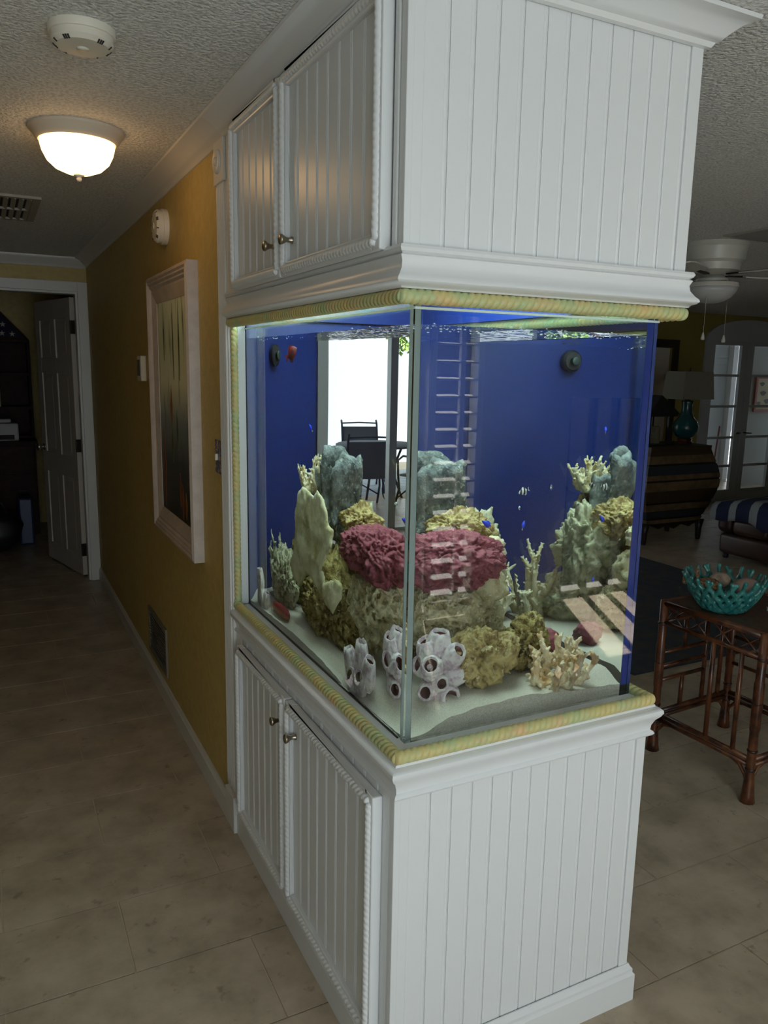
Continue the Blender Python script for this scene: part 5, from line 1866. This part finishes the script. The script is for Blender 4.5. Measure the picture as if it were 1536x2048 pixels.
def patio_chair(label, loc, rz):
    e = thing('patio_chair', label, 'chair', loc, 'iron patio chairs')
    e.rotation_euler = (0, 0, rz)
    def ch(bb, nm, mm, **kw):
        o = bb.build(nm, mm, **kw)
        o.parent = e
        return o
    ch(MB().box(-0.24, 0.24, -0.25, 0.23, 0.40, 0.43), 'seat', SLING, bevel=0.01)
    q = MB()
    q.add([(-0.24, 0.23, 0.42), (0.24, 0.23, 0.42), (0.24, 0.36, 0.86), (-0.24, 0.36, 0.86), (-0.24, 0.25, 0.42), (0.24, 0.25, 0.42), (0.24, 0.38, 0.86), (-0.24, 0.38, 0.86)],
          [(0, 1, 2, 3), (7, 6, 5, 4), (0, 4, 5, 1), (1, 5, 6, 2), (2, 6, 7, 3), (3, 7, 4, 0)])
    ch(q, 'backrest', SLING)
    for s in (-1, 1):
        ch(MB().tube([(s * 0.26, 0.36, 0.0), (s * 0.26, 0.26, 0.25), (s * 0.25, 0.24, 0.42), (s * 0.25, 0.37, 0.90), (s * 0.25, 0.42, 0.95)], 0.014, 8), 'leg', IRON, smooth=True)
        ch(MB().tube([(s * 0.26, -0.30, 0.0), (s * 0.27, -0.22, 0.25), (s * 0.27, -0.24, 0.42), (s * 0.28, -0.24, 0.60), (s * 0.28, -0.16, 0.66), (s * 0.27, 0.10, 0.66), (s * 0.255, 0.27, 0.63)], 0.014, 8), 'leg', IRON, smooth=True)
        pts = [(s * 0.262, 0.06 + 0.11 * cos(t), 0.24 + 0.11 * sin(t)) for t in [k * pi / 6 for k in range(13)]]
        ch(MB().tube(pts, 0.009, 6), 'scroll', IRON, smooth=True)
    ch(MB().tube([(-0.26, -0.24, 0.14), (0, -0.2, 0.30), (0.26, -0.24, 0.14)], 0.010, 6), 'stretcher', IRON, smooth=True)
    ch(MB().tube([(-0.25, 0.375, 0.91), (0, 0.375, 0.92), (0.25, 0.375, 0.91)], 0.012, 6), 'top_rail', IRON, smooth=True)
    return e


patio_chair('dark iron patio chair nearest the sliding door seen through the tank', (3.70, 7.20, -0.02), radians(168))
patio_chair('dark iron patio chair drawn up to the table beside the nearest chair', (4.45, 6.95, -0.02), radians(200))
patio_chair('dark iron patio chair on the far side of the patio table', (4.45, 8.75, -0.02), radians(-15))
pt = thing('patio_table', 'round dark patio table among the iron chairs', 'table', (4.25, 7.95, -0.02))
MB().lathe([(0.0, 0.69), (0.50, 0.69), (0.52, 0.70), (0.52, 0.715), (0.50, 0.725), (0.0, 0.725)], (4.25, 7.95, -0.02), 36).build('top', SLING, pt, smooth=True, angle=40)
for k in range(4):
    t = pi / 4 + k * pi / 2
    MB().tube([(4.25 + 0.36 * cos(t), 7.95 + 0.36 * sin(t), -0.02), (4.25 + 0.22 * cos(t), 7.95 + 0.22 * sin(t), 0.35), (4.25 + 0.34 * cos(t), 7.95 + 0.34 * sin(t), 0.67)], 0.016, 8).build('leg', IRON, pt, smooth=True)
# leafy shrub at the garden edge
sh = thing('garden_shrub', 'leafy green shrub at the edge of the patio', 'shrub', (8.1, 11.9, -0.1))
MB().tube([(8.1, 11.9, -0.1), (8.05, 11.9, 1.4), (7.7, 11.9, 2.1), (6.8, 11.9, 2.4)], [0.06, 0.05, 0.04, 0.015], 8).build('trunk', WOODD, sh, smooth=True)
rnd = random.Random(9)
b = MB()
for _ in range(420):
    d_ = Vector((rnd.gauss(0, 1), rnd.gauss(0, 1), rnd.gauss(0, 1))).normalized() * rnd.uniform(0.4, 1.0)
    c = Vector((6.80 + d_.x * 0.42, 11.9 + d_.y * 0.42, 2.30 + d_.z * 0.36))
    a1 = Vector((rnd.gauss(0, 1), rnd.gauss(0, 1), rnd.gauss(0, 1))).normalized() * 0.06
    a2 = a1.cross(Vector((rnd.gauss(0, 1), rnd.gauss(0, 1), rnd.gauss(0, 1)))).normalized() * 0.03
    b.add([c - a1, c + a2, c + a1, c - a2], [(0, 1, 2, 3)])
o = b.build('foliage', mat('leaf_green', (0.16, 0.28, 0.05, 1), 0.6), sh, fix=False)
o['kind'] = 'stuff'

# ------------------------------------------------------------------ back of the room: window frame, added sun opening, shutters
w2 = bpy.data.objects.new('window_2', None)
COL.objects.link(w2)
struct(w2)
for x in (-1.4, -0.66, 0.10, 0.85):
    MB().box(x, x + 0.05, -3.10, -3.02, 0.3, 2.2).build('mullion', WHITE, w2)
for z in (0.3, 2.15):
    MB().box(-1.35, 0.85, -3.10, -3.02, z, z + 0.05).build('rail', WHITE, w2)
w3 = bpy.data.objects.new('added_sun_opening', None)  # added opening with bars, shaped to throw the striped sun patch
COL.objects.link(w3)
struct(w3)
for x in (3.05, 3.30, 3.52, 3.715):
    MB().box(x, x + 0.035, -3.09, -3.03, 0.05, 1.5).build('mullion', BRONZE, w3)
shu = thing('plantation_shutter', 'white louvred plantation shutter whose reflection shows in the front glass', 'shutter', (2.06, -2.97, 0.04))
for x0, x1 in ((1.86, 1.893), (2.076, 2.112), (2.215, 2.26)):
    MB().box(x0, x1, -2.985, -2.955, 0.05, 2.09).build('stile', WHITE, shu)
for z in (0.05, 2.03):
    MB().box(1.893, 2.215, -2.985, -2.955, z, z + 0.06).build('rail', WHITE, shu)
l0 = None
for x0, x1 in ((1.893, 2.076), (2.112, 2.215)):
    l0 = None
    for k in range(17):
        z = 0.17 + k * 0.112
        if l0 is None:
            l0 = MB().bar((x0, -2.97, z), (x1, -2.97, z), 0.105, 0.011, up=(0, 0.10, 1)).build('louvre', WHITE, shu)
        else:
            dup(l0, shu, (0, 0, 0.112 * k))
